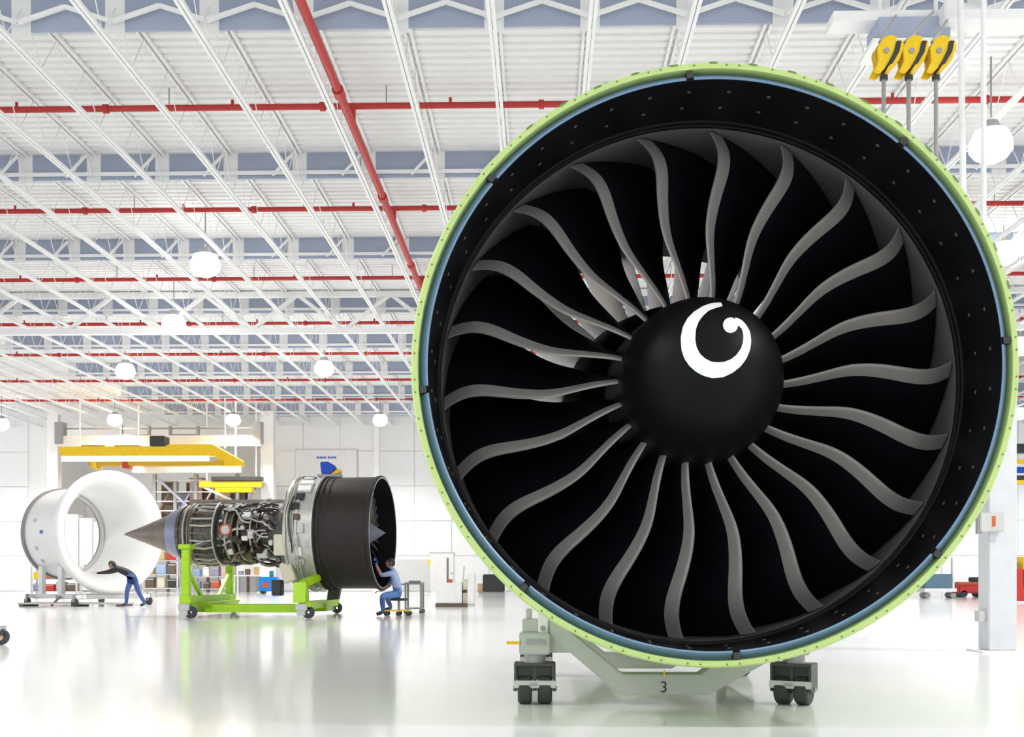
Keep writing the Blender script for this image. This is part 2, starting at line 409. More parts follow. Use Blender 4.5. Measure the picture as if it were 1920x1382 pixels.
BLOB = [(0.147,0.235),(0.141,0.214),(0.130,0.197),(0.114,0.185),(0.096,0.180),(0.079,0.183),(0.066,0.193),(0.058,0.209),(0.056,0.229),(0.062,0.249),(0.073,0.266),(0.090,0.279),(0.108,0.284),(0.125,0.282),(0.139,0.271),(0.146,0.255)]
def resample(pl, n):
    d = [0]
    for a, b in zip(pl, pl[1:]): d.append(d[-1] + math.hypot(b[0] - a[0], b[1] - a[1]))
    out = []
    for k in range(n + 1):
        t = d[-1] * k / n; i = 0
        while i < len(d) - 2 and d[i + 1] < t: i += 1
        f = (t - d[i]) / (d[i + 1] - d[i]); out.append((pl[i][0] + f * (pl[i + 1][0] - pl[i][0]), pl[i][1] + f * (pl[i + 1][1] - pl[i][1])))
    return out
def on_spinner(x, z, lift=.0022):
    q = max(0, 1 - (x * x + z * z) / SPR ** 2); y = -SPL * math.sqrt(q)
    nrm = Vector((x / SPR ** 2, y / SPL ** 2, z / SPR ** 2)).normalized()
    return Vector((x, SPY + y, EZ + z)) + nrm * lift
mb = MB(); N = 60; W = 5
o_, i_ = resample(OUT, N), resample(INN, N)
vs = []
for a, b in zip(o_, i_):
    for w in range(W + 1):
        f = w / W; vs.append(on_spinner(a[0] + f * (b[0] - a[0]), a[1] + f * (b[1] - a[1])))
mb.add(vs, [(i * (W + 1) + w, i * (W + 1) + w + 1, (i + 1) * (W + 1) + w + 1, (i + 1) * (W + 1) + w) for i in range(N) for w in range(W)])
bc = (sum(p[0] for p in BLOB) / 16, sum(p[1] for p in BLOB) / 16)
vs = [on_spinner(*bc, .0027)]
for rr in (.5, 1.0): vs += [on_spinner(bc[0] + rr * (p[0] - bc[0]), bc[1] + rr * (p[1] - bc[1]), .0027) for p in BLOB]
fs = [(0, 1 + k, 1 + (k + 1) % 16) for k in range(16)] + [(1 + k, 17 + k, 17 + (k + 1) % 16, 1 + (k + 1) % 16) for k in range(16)]
mb.add(vs, fs)
sw = mb.build('swirl_mark', M_MARK, spin, smooth=60); sw['label'] = 'white painted swirl'

# fan blades: black composite with a metal leading edge
RADII = [.44 + 1.165 * k / 30 for k in range(31)]
def lerp(tab, r):
    for (a, fa), (b, fb) in zip(tab, tab[1:]):
        if r <= b:
            t = (r - a) / (b - a); t = max(0, min(1, t)); return fa + (fb - fa) * t
    return tab[-1][1]
def smoothtab(tab, r):
    """Catmull-Rom through the table, then a light average"""
    def cr(q):
        q = min(tab[-1][0], max(tab[0][0], q)); i = 0
        while i < len(tab) - 2 and tab[i + 1][0] < q: i += 1
        (x0, y0), (x1, y1) = tab[i], tab[i + 1]; t = (q - x0) / (x1 - x0)
        m0 = (y1 - tab[i - 1][1]) / (x1 - tab[i - 1][0]) if i > 0 else (y1 - y0) / (x1 - x0)
        m1 = (tab[i + 2][1] - y0) / (tab[i + 2][0] - x0) if i + 2 < len(tab) else (y1 - y0) / (x1 - x0)
        d = x1 - x0
        return y0 * (2 * t**3 - 3 * t * t + 1) + d * m0 * (t**3 - 2 * t * t + t) + y1 * (3 * t * t - 2 * t**3) + d * m1 * (t**3 - t * t)
    w = .07 * min(1, (tab[-1][0] - r) / .07, (r - tab[0][0]) / .07) if tab[0][0] < r < tab[-1][0] else 0
    return sum(cr(r + w * k / 3) for k in range(-3, 4)) / 7
PHI = [(.44, -.9), (.50, 0), (.70, 3.2), (.92, 5.9), (1.13, 5.0), (1.34, 3.2), (1.48, 3.3), (1.605, 5.2)]
LEY = [(.44, .60), (.60, .585), (.95, .55), (1.25, .58), (1.45, .63), (1.605, .72)]
CH = [(.44, .46), (.8, .62), (1.2, .78), (1.605, .84)]
STG = [(.44, 10), (.8, 24), (1.2, 36), (1.605, 45)]
def blade_grid(s0, s1, ns, extra=0.0, radii=RADII):
    """closed airfoil loops per radius between chord fractions s0..s1"""
    loops = []
    for r in radii:
        ph = R(smoothtab(PHI, r)); y0 = smoothtab(LEY, r); c = smoothtab(CH, r); g0 = R(smoothtab(STG, r))
        camb = R(24 - 14 * (r - .44) / 1.16)
        up, dn = [], []
        for k in range(ns + 1):
            s = s0 + (s1 - s0) * (k / ns) ** 1.7
            g = g0 + camb * (.5 - s)              # more turned at the nose
            yy = y0 + c * s * math.cos(g0 + camb * .25 * (1 - s)); tt = -c * s * math.sin(g0 + camb * .25 * (1 - s))
            th = c * (.055 if r < .7 else .04) * (math.sqrt(max(s, 0)) * 1.9 * (1 - s) + .05) * .55 + extra + .003
            nx, ny = math.cos(g), math.sin(g)      # normal in (tangential, axial)
            up.append((tt + nx * th, yy + ny * th)); dn.append((tt - nx * th, yy - ny * th))
        loops.append([(r, ph + t / r, y) for t, y in up + dn[::-1]])
    n = len(loops[0]); vs = []; fs = []
    for lp in loops:
        for r, a, y in lp: vs.append((r * math.cos(a), y, r * math.sin(a)))
    for i in range(len(loops) - 1):
        for k in range(n):
            k2 = (k + 1) % n; fs.append((i * n + k, i * n + k2, (i + 1) * n + k2, (i + 1) * n + k))
    fs.append(tuple(range(n))); fs.append(tuple(range((len(loops) - 1) * n, len(loops) * n)))
    return MB().add(vs, fs)
me_blade = blade_grid(0.02, 1.0, 10).mesh('fan_blade', M_BLADE, smooth=45)
me_le = blade_grid(0.0, 0.125, 5, .0022).mesh('leading_edge', M_TI, smooth=50)
me_plat = MB().lathe([(.56, .498), (1.05, .56), (1.05, .52), (.56, .46)], 'y', n=6, closed=True, a0=-R(8.0), a1=R(8.0)).mesh('blade_platform', M_BLACK, smooth=30)
for k in range(22):
    a = R(0.0 + 360 / 22 * k)
    b = link('fan_blade', me_blade, eng, AX, (0, -a, 0)); le = link('leading_edge', me_le, b); le['label'] = 'grey metal leading edge'
    link('blade_platform', me_plat, eng, AX, (0, -a, 0))
# outlet guide vanes, core cowl, struts behind the fan
def vane():
    vs = []; fs = []; n = 7
    for r in (.76, 1.0, 1.2, 1.4, 1.605):
        lp = []
        for k in range(n):
            s = k / (n - 1); a = .012 * math.sin(s * 1.5); lp.append((a + .008 * math.sin(math.pi * s), 1.9 + .95 * s))
        for k in range(n - 1, -1, -1):
            s = k / (n - 1); a = .012 * math.sin(s * 1.5); lp.append((a - .004 - .008 * math.sin(math.pi * s), 1.9 + .95 * s))
        vs += [(r, y, t) for t, y in lp]
    m = 2 * n
    for i in range(4):
        for k in range(m): fs.append((i * m + k, i * m + (k + 1) % m, (i + 1) * m + (k + 1) % m, (i + 1) * m + k))
    return MB().add(vs, fs).mesh('guide_vane', M_VANE, smooth=40)
me_vane = vane()
for k in range(34): link('guide_vane', me_vane, eng, AX, (0, -R(360 / 34 * k), 0))
MB().lathe([(1.05, .55), (1.25, .58), (1.3, .64), (1.6, .72), (2.2, .83), (2.8, .85), (3.6, .70), (3.6, .66), (1.05, .50)], 'y', AX, n=72, closed=True).build('core_cowl', M_PITCH, eng, smooth=40)
MB().lathe([(3.55, .70), (4.2, .62), (4.9, .68), (5.6, .66), (5.62, .5), (6.6, .02), (6.6, .0005)], 'y', AX, n=48).build('core', M_CORE, eng, smooth=40)

# ------------------------------------------------------------------ the grey stand of the big engine
SY = 7.9
st = thing('engine_stand', 'pale grey-green engine stand on casters under the big fan', 'stand', (EX, SY, 0))
def loc(px, py, Y=SY): p = at(px, py, Y); return (p.x - EX, p.z)
zc = lambda py: at(1240, py, SY).z
bx = lambda px: at(px, 1200, SY).x - EX
# polygonal V beam
poly = [(bx(1030), zc(1150)), (bx(1050), zc(1150)), (bx(1062), zc(1178)), (bx(1166), zc(1262)), (bx(1310), zc(1262)), (bx(1345), zc(1236)), (bx(1440), zc(1170)), (bx(1475), zc(1170)), (bx(1475), zc(1215)), (bx(1325), zc(1300)), (bx(1160), zc(1300)), (bx(1068), zc(1222)), (bx(1030), zc(1222))]
beam = MB().prism(poly, -.12, .10).build('front_beam', M_STAND, st, bevel=.006)
poly2 = [(x, z) for x, z in poly]
MB().prism(poly2, 2.1, 2.3).build('rear_beam', M_STAND, st, bevel=.006)
def side(xc, nm):
    z0, z1 = zc(1225), zc(1185)
    b = MB().bbox((xc - .105, -.17, z0), (xc + .105, .10, z1)); b.build('corner_block', M_STAND, st, bevel=.01)
    MB().bbox((xc - .06, -.178, (z0 + z1) / 2 + .0), (xc + .07, -.165, (z0 + z1) / 2 + .03)).build('latch_slot', M_GREYMETAL, st)
    MB().bbox((xc - .085, .10, z0 + .01), (xc + .085, 2.3, z1 - .01)).build('side_rail', M_STAND, st, bevel=.01)
    # saddle under the fan case
    s = MB(); s.bbox((xc - .085, -.10, z1), (xc + .02, .05, z1 + .09)); s.bbox((xc - .06, -.06, z1 + .09), (xc - .02, .02, z1 + .16)); s.build('saddle_bracket', M_STAND, st, bevel=.006)
    MB().bbox((xc + .02, -.12, z1), (xc + .09, .05, z1 + .15)).build('saddle_plate', M_WHITE, st, bevel=.004)
    MB().cyl((xc + .055, -.128, z1 + .03), (xc + .055, -.115, z1 + .03), .018, 10).build('saddle_bolt', M_GREYMETAL, st)
xl, xr = bx(1003), bx(1480)
side(xl, 'l'); side(xr, 'r')
MB().bbox((xl - .19, -.175, zc(1206)), (xl - .10, -.155, zc(1200))).build('safety_pin', M_YEL, st)
tb = MB().bbox((bx(1242) - .006, -.1235, zc(1262) - .012), (bx(1242) + .004, -.119, zc(1262) + .03)); tb.build('yellow_tab', M_YEL, st)
# the number on the beam
fc = bpy.data.curves.new('num', 'FONT'); fc.body = '3'; fc.size = .108; fc.extrude = .001; fc.align_x = 'CENTER'
fo = bpy.data.objects.new('num', fc); C.objects.link(fo)
dg = bpy.context.evaluated_depsgraph_get(); me3 = bpy.data.meshes.new_from_object(fo.evaluated_get(dg)); bpy.data.objects.remove(fo)
me3.materials.clear(); me3.materials.append(M_DARK)
n3 = link('number_mark', me3, beam, (bx(1241), -.1225, zc(1295)), (R(90), 0, 0)); n3['label'] = 'dark painted number 3'
def big_caster(xc, yc, rz, parent):
    z1 = zc(1226)
    e = MB(); rot = Matrix.Rotation(rz, 3, 'Z')
    def L(mb, nm, m, par=parent, **k):
        mb.v = [rot @ v + Vector((xc, yc, 0)) for v in mb.v]; return mb.build(nm, m, par, **k)
    L(MB().cyl((0, 0, z1 - .055), (0, 0, z1), .075, 16), 'swivel_bearing', M_GREYMETAL, smooth=30)
    y = MB(); top = z1 - .055
    y.bbox((-.135, -.09, top - .02), (.135, .09, top)); y.bbox((-.14, -.085, .09), (-.122, .085, top)); y.bbox((.122, -.085, .09), (.14, .085, top)); y.bbox((-.012, -.06, .10), (.012, .06, top))
    hs = L(y, 'caster_fork', M_CASTER, bevel=.004)
    L(MB().bbox((-.12, -.05, .17), (.12, .085, top - .015)), 'fork_shade_block', M_DARK)  # dark block added to stand for the shade inside the fork
    L(MB().bbox((-.142, -.10, .115), (.142, -.085, .165)), 'fork_crossbar', M_ZINC, bevel=.004)
    L(MB().bbox((-.04, -.106, .128), (.02, -.099, .15)), 'brake_lever', M_GREYMETAL)
    L(MB().cyl((-.15, 0, .105), (.15, 0, .105), .018, 10), 'axle', M_ZINC)
    for s in (-1, 1):
        L(MB().lathe([(s * .068 - .048, .03), (s * .068 - .048, .092), (s * .068 - .036, .105), (s * .068 + .036, .105), (s * .068 + .048, .092), (s * .068 + .048, .03)], 'x', (0, 0, .105), n=28, closed=True), 'wheel', M_RUBBER, smooth=40)
big_caster(xl, -.05, 0, st); big_caster(xr + .02, -.05, R(-28), st)
big_caster(xl, 2.2, 0, st); big_caster(xr, 2.2, R(20), st)

# ------------------------------------------------------------------ the second engine on its lime stand
E2Y = 25.1; E2X = at(527, 1000, E2Y).x
E2RZ = -R(6.5)
e2 = thing('bare_turbofan', 'smaller turbofan with brown-black fan case and bare pipework core', 'engine', (E2X, E2Y, 0), E2RZ)
z2 = 1.80; A2 = (0, 0, z2)
MB().lathe([(1.08, 1.16), (1.08, 1.235), (1.12, 1.235), (1.125, 1.205), (1.16, 1.205), (1.17, 1.225), (1.21, 1.225), (1.22, 1.205), (1.28, 1.205), (1.29, 1.22), (1.34, 1.22), (1.36, 1.205), (2.20, 1.205), (2.22, 1.235), (2.29, 1.235), (2.30, 1.20), (2.29, 1.175), (1.5, 1.15)], 'x', A2, n=72, closed=True).build('fan_case', M_BROWNBLK, e2, smooth=30)
MB().lathe([(2.288, 1.174), (1.5, 1.13), (1.5, 1.14), (2.0, 1.165)], 'x', A2, n=72, closed=True).build('inlet_liner', M_BLACK, e2, smooth=30)
MB().lathe([(2.291, 1.178), (2.296, 1.205), (2.304, 1.205), (2.300, 1.176)], 'x', A2, n=72, closed=True).build('inlet_lip', M_SILVER, e2, smooth=30)
MB().lathe([(2.36, .001), (2.32, .02), (1.96, .25), (1.86, .30), (1.75, .30)], 'x', A2, n=40).build('spinner', mat('blue_grey_cone', (0.15, 0.17, 0.22), .4), e2, smooth=40)
fb = MB().add([(1.75, -.02, .28), (1.75, .02, .28), (1.90, .06, .28), (1.82, -.10, 1.13), (1.84, -.06, 1.13), (1.92, .10, 1.13)], [(0, 1, 2), (3, 5, 4), (0, 3, 4, 1), (1, 4, 5, 2), (2, 5, 3, 0)]).mesh('fan_blade', M_CORE)
for k in range(34): link('fan_blade', fb, e2, A2, (2 * math.pi * k / 34, 0, 0))
MB().lathe([(1.55, 1.13), (1.55, .25), (1.66, .25), (1.66, 1.13)], 'x', A2, n=40, closed=True).build('fan_disc', M_BLACK, e2)
# silver rear case
MB().lathe([(.43, 1.02), (.45, 1.21), (.51, 1.23), (.53, 1.19), (.68, 1.18), (.70, 1.22), (.75, 1.22), (.77, 1.18), (1.0, 1.18), (1.02, 1.23), (1.08, 1.23), (1.08, 1.10)], 'x', A2, n=72, closed=True).build('rear_fan_case', M_SILVER, e2, smooth=30)
MB().lathe([(.45, 1.1), (.30, .75), (0, .55), (-.3, .50), (-.3, .30), (.2, .30)], 'x', A2, n=40, closed=True).build('fan_frame', M_CORE, e2, smooth=30)
for k in range(12):
    a = 2 * math.pi * k / 12 + .13
    MB().bar((.15, .45 * math.cos(a), z2 + .45 * math.sin(a)), (.40, 1.1 * math.cos(a), z2 + 1.1 * math.sin(a)), .10, .05).build('strut', M_SILVER, e2)
# white panels and boxes on the rear case, camera side (-y)
rnd = random.Random(3)
for k in range(22):
    a = R(150 + k * 11.5); w = rnd.uniform(.10, .2); l = rnd.uniform(.12, .3); x = .58 + .32 * rnd.random()
    o = MB().box((0, 0, 1.21), (l, w, .06)).build('case_fitting', rnd.choice([M_WHITE, M_WHITE, M_SILVER, M_LGREY, M_DARK, M_BROWN]), e2, bevel=.01)
    o.location = (x, 0, z2); o.rotation_euler = (a - math.pi / 2 + math.pi, 0, 0)
for k in range(9):
    x = .52 + .055 * k; a0 = R(100 + 22 * k); a1 = a0 + R(rnd.uniform(50, 110)); r = 1.23 + .02 * (k % 3)
    MB().tube([(x + .03 * math.sin(6 * (a0 + (a1 - a0) * j / 14)), r * math.cos(a0 + (a1 - a0) * j / 14), z2 + r * math.sin(a0 + (a1 - a0) * j / 14)) for j in range(15)], .018, 6).build('case_pipe', rnd.choice([M_PIPEL, M_SILVER, M_PIPED]), e2, smooth=40)
MB().box((.36, -1.06, z2 - .28), (.26, .16, .44)).build('cream_box', M_CREAM, e2, bevel=.015)
MB().box((.48, -.92, z2 - .86), (.26, .16, .40), Matrix.Rotation(R(-18), 3, 'Y')).build('cream_box', M_CREAM, e2, bevel=.015)
MB().box((.20, -.78, z2 - 1.18), (.22, .2, .34)).build('oil_tank', M_DARK, e2, bevel=.02)
# core and turbine
MB().lathe([(-.3, .40), (-.3, .52), (-.9, .50), (-.95, .44), (-.95, .3)], 'x', A2, n=40).build('compressor_case', M_PIPED, e2, smooth=30)
MB().lathe([(-.90, .4), (-.92, .58), (-1.0, .60), (-1.02, .56), (-1.25, .56), (-1.27, .66), (-1.33, .66), (-1.35, .62), (-1.75, .63), (-1.78, .68), (-1.85, .68), (-1.87, .62), (-2.10, .60), (-2.12, .63), (-2.18, .63), (-2.2, .5)], 'x', A2, n=48).build('turbine_case', M_CORE, e2, smooth=30)
MB().lathe([(-2.18, .61), (-2.44, .51), (-2.48, .48)], 'x', A2, n=48).build('exhaust_collar', mat('blue_tinted_metal', (0.22, 0.24, 0.34), .35, .6), e2, smooth=40)
MB().lathe([(-2.15, .46), (-2.3, .47), (-2.55, .43), (-3.05, .23), (-3.62, .022), (-3.64, .001)], 'x', A2, n=48).build('exhaust_cone', M_HOTMETAL, e2, smooth=40)
# external pipework
for k in range(26):                              # lengthwise manifolds around the turbine
    a = 2 * math.pi * k / 26; r = .67
    MB().tube([(-1.30, r * math.cos(a), z2 + r * math.sin(a)), (-1.5, (r + .03) * math.cos(a + .03), z2 + (r + .03) * math.sin(a + .03)), (-1.82, r * math.cos(a), z2 + r * math.sin(a))], .022, 6).build('manifold_tube', [M_PIPEL, M_BRONZE, M_SILVER][k % 3], e2, smooth=40)
for k in range(12):                              # hoops
    x = [-.35, -.5, -.62, -.78, -.9, -1.05, -1.15, -1.3, -1.88, -1.98, -2.06, -.42][k]; r = [.56, .57, .58, .57, .62, .63, .62, .70, .68, .66, .66, .60][k]
    a0 = rnd.uniform(0, 6.28); sp = rnd.uniform(3.5, 6.2)
    MB().tube([(x, r * math.cos(a0 + sp * j / 30), z2 + r * math.sin(a0 + sp * j / 30)) for j in range(31)], .022, 6).build('hoop_pipe', [M_BRONZE, M_PIPEL, M_PIPED, M_SILVER][k % 4], e2, smooth=40)
for k in range(70):                              # routed pipes and small accessories
    a = rnd.uniform(0, 6.28); x0 = rnd.uniform(-1.3, -.1); x1 = x0 + rnd.uniform(.15, .6); r0 = rnd.uniform(.54, .70)
    x1 = min(x1, .1); b = a + rnd.uniform(-.5, .5); pts = []
    for j in range(7):
        t = j / 6; aa = a + (b - a) * (0 if t < .3 else 1 if t > .7 else (t - .3) / .4); rr = r0 + .05 * math.sin(t * 3.14)
        pts.append((x0 + (x1 - x0) * t, rr * math.cos(aa), z2 + rr * math.sin(aa)))
    MB().tube(pts, rnd.uniform(.012, .03), 6).build('routed_pipe', rnd.choice([M_PIPED, M_PIPED, M_BRONZE, M_PIPEL, M_SILVER, M_DARK]), e2, smooth=40)
for k in range(40):
    a = rnd.uniform(R(120), R(330)); x = rnd.uniform(-1.2, .05); sz = rnd.uniform(.06, .17)
    o = MB().box((0, 0, .56 + sz / 3), (sz * rnd.uniform(.7, 1.8), sz, sz)).build('accessory', rnd.choice([M_DARK, M_PIPED, M_SILVER, M_WHITE, M_BRONZE, M_LGREY]), e2, bevel=.01)
    o.location = (x, 0, z2); o.rotation_euler = (a - math.pi / 2, 0, 0)
MB().lathe([(-.66, .10), (-.66, .13), (-.70, .13), (-.70, .10)], 'y', (-1.0, 0, z2 + .06), n=24, closed=True).build('orange_ring', M_ORANGE, e2)
MB().lathe([(-.62, .095), (-.70, .095), (-.70, .001)], 'y', (-1.0, 0, z2 + .06), n=20).build('valve_cap', M_LGREY, e2)
# pylon truss / mount above the core
MB().bar((-2.1, 0, z2 + .72), (.15, 0, z2 + .70), .10, .08).build('mount_beam', M_HOTMETAL, e2)
MB().bar((-1.6, -.1, z2 + .66), (.0, -.05, z2 + .52), .05, .05).build('thrust_link', M_SILVER, e2)

bag = thing('dust_cover', 'small blue cover with yellow trim on top of the smaller engine', 'cover', tuple(at(619, 890, E2Y)))
bz = 0
MB().prism([(-.17, 0), (-.20, .27), (-.02, .27), (.10, .20), (.16, .10), (.02, .0)], -.14, .14).build('blue_hood', M_COVERBLUE, bag, bevel=.02)
MB().prism([(.03, .0), (.10, .10), (.24, .11), (.25, .03), (.12, .0)], -.12, .12).build('yellow_trim', M_YEL, bag, bevel=.01)
MB().box((-.0, 0, -.03), (.5, .3, .06)).build('cover_foot', M_GREYMETAL, bag)

# lime-green stand
ls = thing('lime_stand', 'lime green engine stand on grey casters below the smaller engine', 'stand', (E2X, E2Y, 0), 0)
def lx(px, Y): return at(px, 1100, Y).x - E2X
ny, fy = 23.5 - E2Y, 26.8 - E2Y
xa, xb = lx(352, 23.6), lx(562, 23.6)
def lz(py, Y): return at(500, py, Y).z
MB().bbox((xa - .08, ny - .08, .30), (xa + .08, ny + .08, 1.50)).build('post', M_LIME, ls, bevel=.01)
MB().bbox((xa - .14, ny - .09, 1.42), (xa + .10, ny + .3, 1.52)).build('mount_bracket', M_LIME, ls, bevel=.01)
MB().bbox((xa - .08, fy - .08, .30), (xa + .08, fy + .08, 1.40)).build('post', M_LIME, ls, bevel=.01)
MB().bar((xa, ny + .2, 1.46), (xa + .1, -.58, 1.58), .06).build('mount_arm', M_GREYMETAL, ls)
MB().bar((xa, fy - .08, 1.35), (xa + .1, .58, 1.58), .06).build('mount_arm', M_GREYMETAL, ls)
MB().bbox((xa - .12, ny - .1, .30), (xa + .12, fy + .1, .46)).build('cross_beam', M_LIME, ls, bevel=.01)
MB().bar((xa + .02, ny + .1, .95), (xa + .02, ny + 1.0, .42), .07).build('brace', M_LIME, ls)
MB().bar((xa + .02, fy - .1, .95), (xa + .02, fy - 1.0, .42), .07).build('brace', M_LIME, ls)
MB().prism([(ny + .35, .32), (ny + .9, .10), (fy - .9, .10), (fy - .35, .32)], xa - .12, xa + .35, 'yz').build('gusset', M_LIME, ls)
MB().bbox((xa + .1, -.12, .10), (xb + .3, .12, .26)).build('spine_beam', M_LIME, ls, bevel=.01)
MB().bar((xa + .2, -.9, .18), (xb, -.9, .18), .14, .16).build('side_beam', M_LIME, ls)
MB().bbox((xb + .0, ny - .05, .18), (xb + .25, fy + .05, .34)).build('cross_beam', M_LIME, ls, bevel=.01)
MB().prism([(ny - .12, .32), (ny + .30, .32), (ny + .22, .74), (ny - .02, .74)], xb - .10, xb + .16, 'yz').build('cradle_foot', M_LIME, ls, bevel=.01)
MB().bar((xb + .05, ny + .15, .70), (xb + .25, ny + .75, .85), .14).build('cradle_arm', M_LIME, ls)
MB().bar((xb + .05, fy - .1, .30), (xb + .25, fy - .75, .85), .14).build('cradle_arm', M_LIME, ls)
def caster2(x, y, par):
    MB().bbox((x - .15, y - .09, .16), (x + .09, y + .09, .30)).build('caster_housing', M_ZINC, par, bevel=.015)
    MB().bbox((x - .13, y - .075, .06), (x + .05, y + .075, .16)).build('caster_fork', M_ZINC, par, bevel=.01)
    MB().lathe([(-.05, .03), (-.05, .11), (-.035, .125), (.035, .125), (.05, .11), (.05, .03)], 'y', (x + .10, y, .125), n=20, closed=True).build('wheel', M_DARK, par, smooth=40)
for x in (xa, xb + .1):
    for y in (ny, fy): caster2(x, y, ls)
# dark rear-mount hardware near right casters
MB().prism([(xb + .30, .34), (xb + .55, .36), (xb + .62, .80), (xb + .36, .84)], ny + 1.5, ny + 1.7).build('pivot_plate', M_DARK, ls)

# ------------------------------------------------------------------ white bellmouth on its trolley
BY = 33.4; bpnt = at(212, 998, BY); BX = bpnt.x
bm_ = thing('bellmouth_inlet', 'large white trumpet-shaped bellmouth inlet beside the pushing worker', 'inlet', (BX, BY, 0), -R(34.6))
zb = bpnt.z; AB = (0, 0, zb)
prof = [(-2.40, 1.26), (-2.40, 1.34), (-1.2, 1.36), (-.9, 1.42)]
prof += [(-.62, 1.56), (-.40, 1.72), (-.20, 1.80), (-.06, 1.81), (.02, 1.76), (.03, 1.68), (-.03, 1.58), (-.16, 1.46), (-.38, 1.35), (-.75, 1.28), (-1.3, 1.25), (-2.40, 1.25)]
MB().lathe(prof, 'x', AB, n=96, closed=True).build('flare', M_NACELLE, bm_, smooth=60)
MB().lathe([(-2.52, 1.24), (-2.52, 1.40), (-2.40, 1.40), (-2.40, 1.24)], 'x', AB, n=72, closed=True).build('rear_flange', M_GREYRIM, bm_, smooth=30)
MB().lathe([(-2.38, 1.20), (-2.38, 1.249), (-2.2, 1.249), (-2.2, 1.20)], 'x', AB, n=72, closed=True).build('inner_ring', M_LGREY, bm_, smooth=30)
for (sx, a) in ((-1.9, 200), (-1.9, 165), (-1.5, 180), (-1.9, 218)):
    o = MB().box((1.365, 0, 0), (.02, .12, .10)).build('access_cover', M_LGREY if a != 180 else M_TEXTBLUE, bm_)
    o.location = (sx, 0, zb); o.rotation_euler = (R(a - 0), 0, 0); 
    o.rotation_euler = (0, 0, 0)
    ang = R(a); o.data.transform(Matrix(((0, 1, 0, 0), (math.cos(ang), 0, -math.sin(ang), 0), (math.sin(ang), 0, math.cos(ang), 0), (0, 0, 0, 1))))
tr = thing('bellmouth_trolley', 'low white and grey trolley carrying the white bellmouth', 'trolley', (BX, BY, 0), -R(34.6))
for s in (-1, 1):
    MB().bbox((-2.5, s * 1.0 - .05, .22), (.1, s * 1.0 + .05, .34)).build('side_rail', M_WHITE, tr)
    MB().bbox((-2.3, s * .9 - .06, .3), (-2.1, s * .9 + .06, zb - math.sqrt(1.36 ** 2 - .9 ** 2) + .02)).build('upright', M_WHITE, tr)
    MB().bbox((-1.3, s * .9 - .06, .3), (-1.1, s * .9 + .06, zb - math.sqrt(1.37 ** 2 - .9 ** 2) + .02)).build('upright', M_WHITE, tr)
for x in (-2.4, -1.2, -.1):
    MB().bbox((x - .05, -1.05, .20), (x + .05, 1.05, .32)).build('cross_rail', M_LGREY, tr)
for x in (-2.4, -.0):
    for y in (-1.25, 1.25):
        MB().bbox((x - .05, min(y, y * .8), .22), (x + .05, max(y, y * .8), .32)).build('outrigger', M_WHITE, tr)
        MB().lathe([(-.04, .03), (-.04, .12), (.04, .12), (.04, .03)], 'y', (x, y, .12), n=16, closed=True).build('wheel', M_DARK, tr, smooth=30)
        MB().bbox((x - .04, y - .05, .12), (x + .04, y + .05, .34)).build('caster_fork', M_GREYMETAL, tr)
MB().bar((-1.0, -1.06, .28), (-.75, -1.5, .03), .05).build('drawbar', M_GREYMETAL, tr)
pl = thing('floor_pallet', 'flat grey-white pallet lying under the white bellmouth', 'pallet', tuple(at(150, 1135, 33.0).xy) + (0,))
for k in range(5): MB().bbox((-1.6, -.5 + k * .22, .06), (1.4, -.36 + k * .22, .10)).build('board', M_LGREY, pl)
for x in (-1.5, 0, 1.3): MB().bbox((x - .06, -.5, 0), (x + .06, .52, .06)).build('runner', M_BROWN, pl)

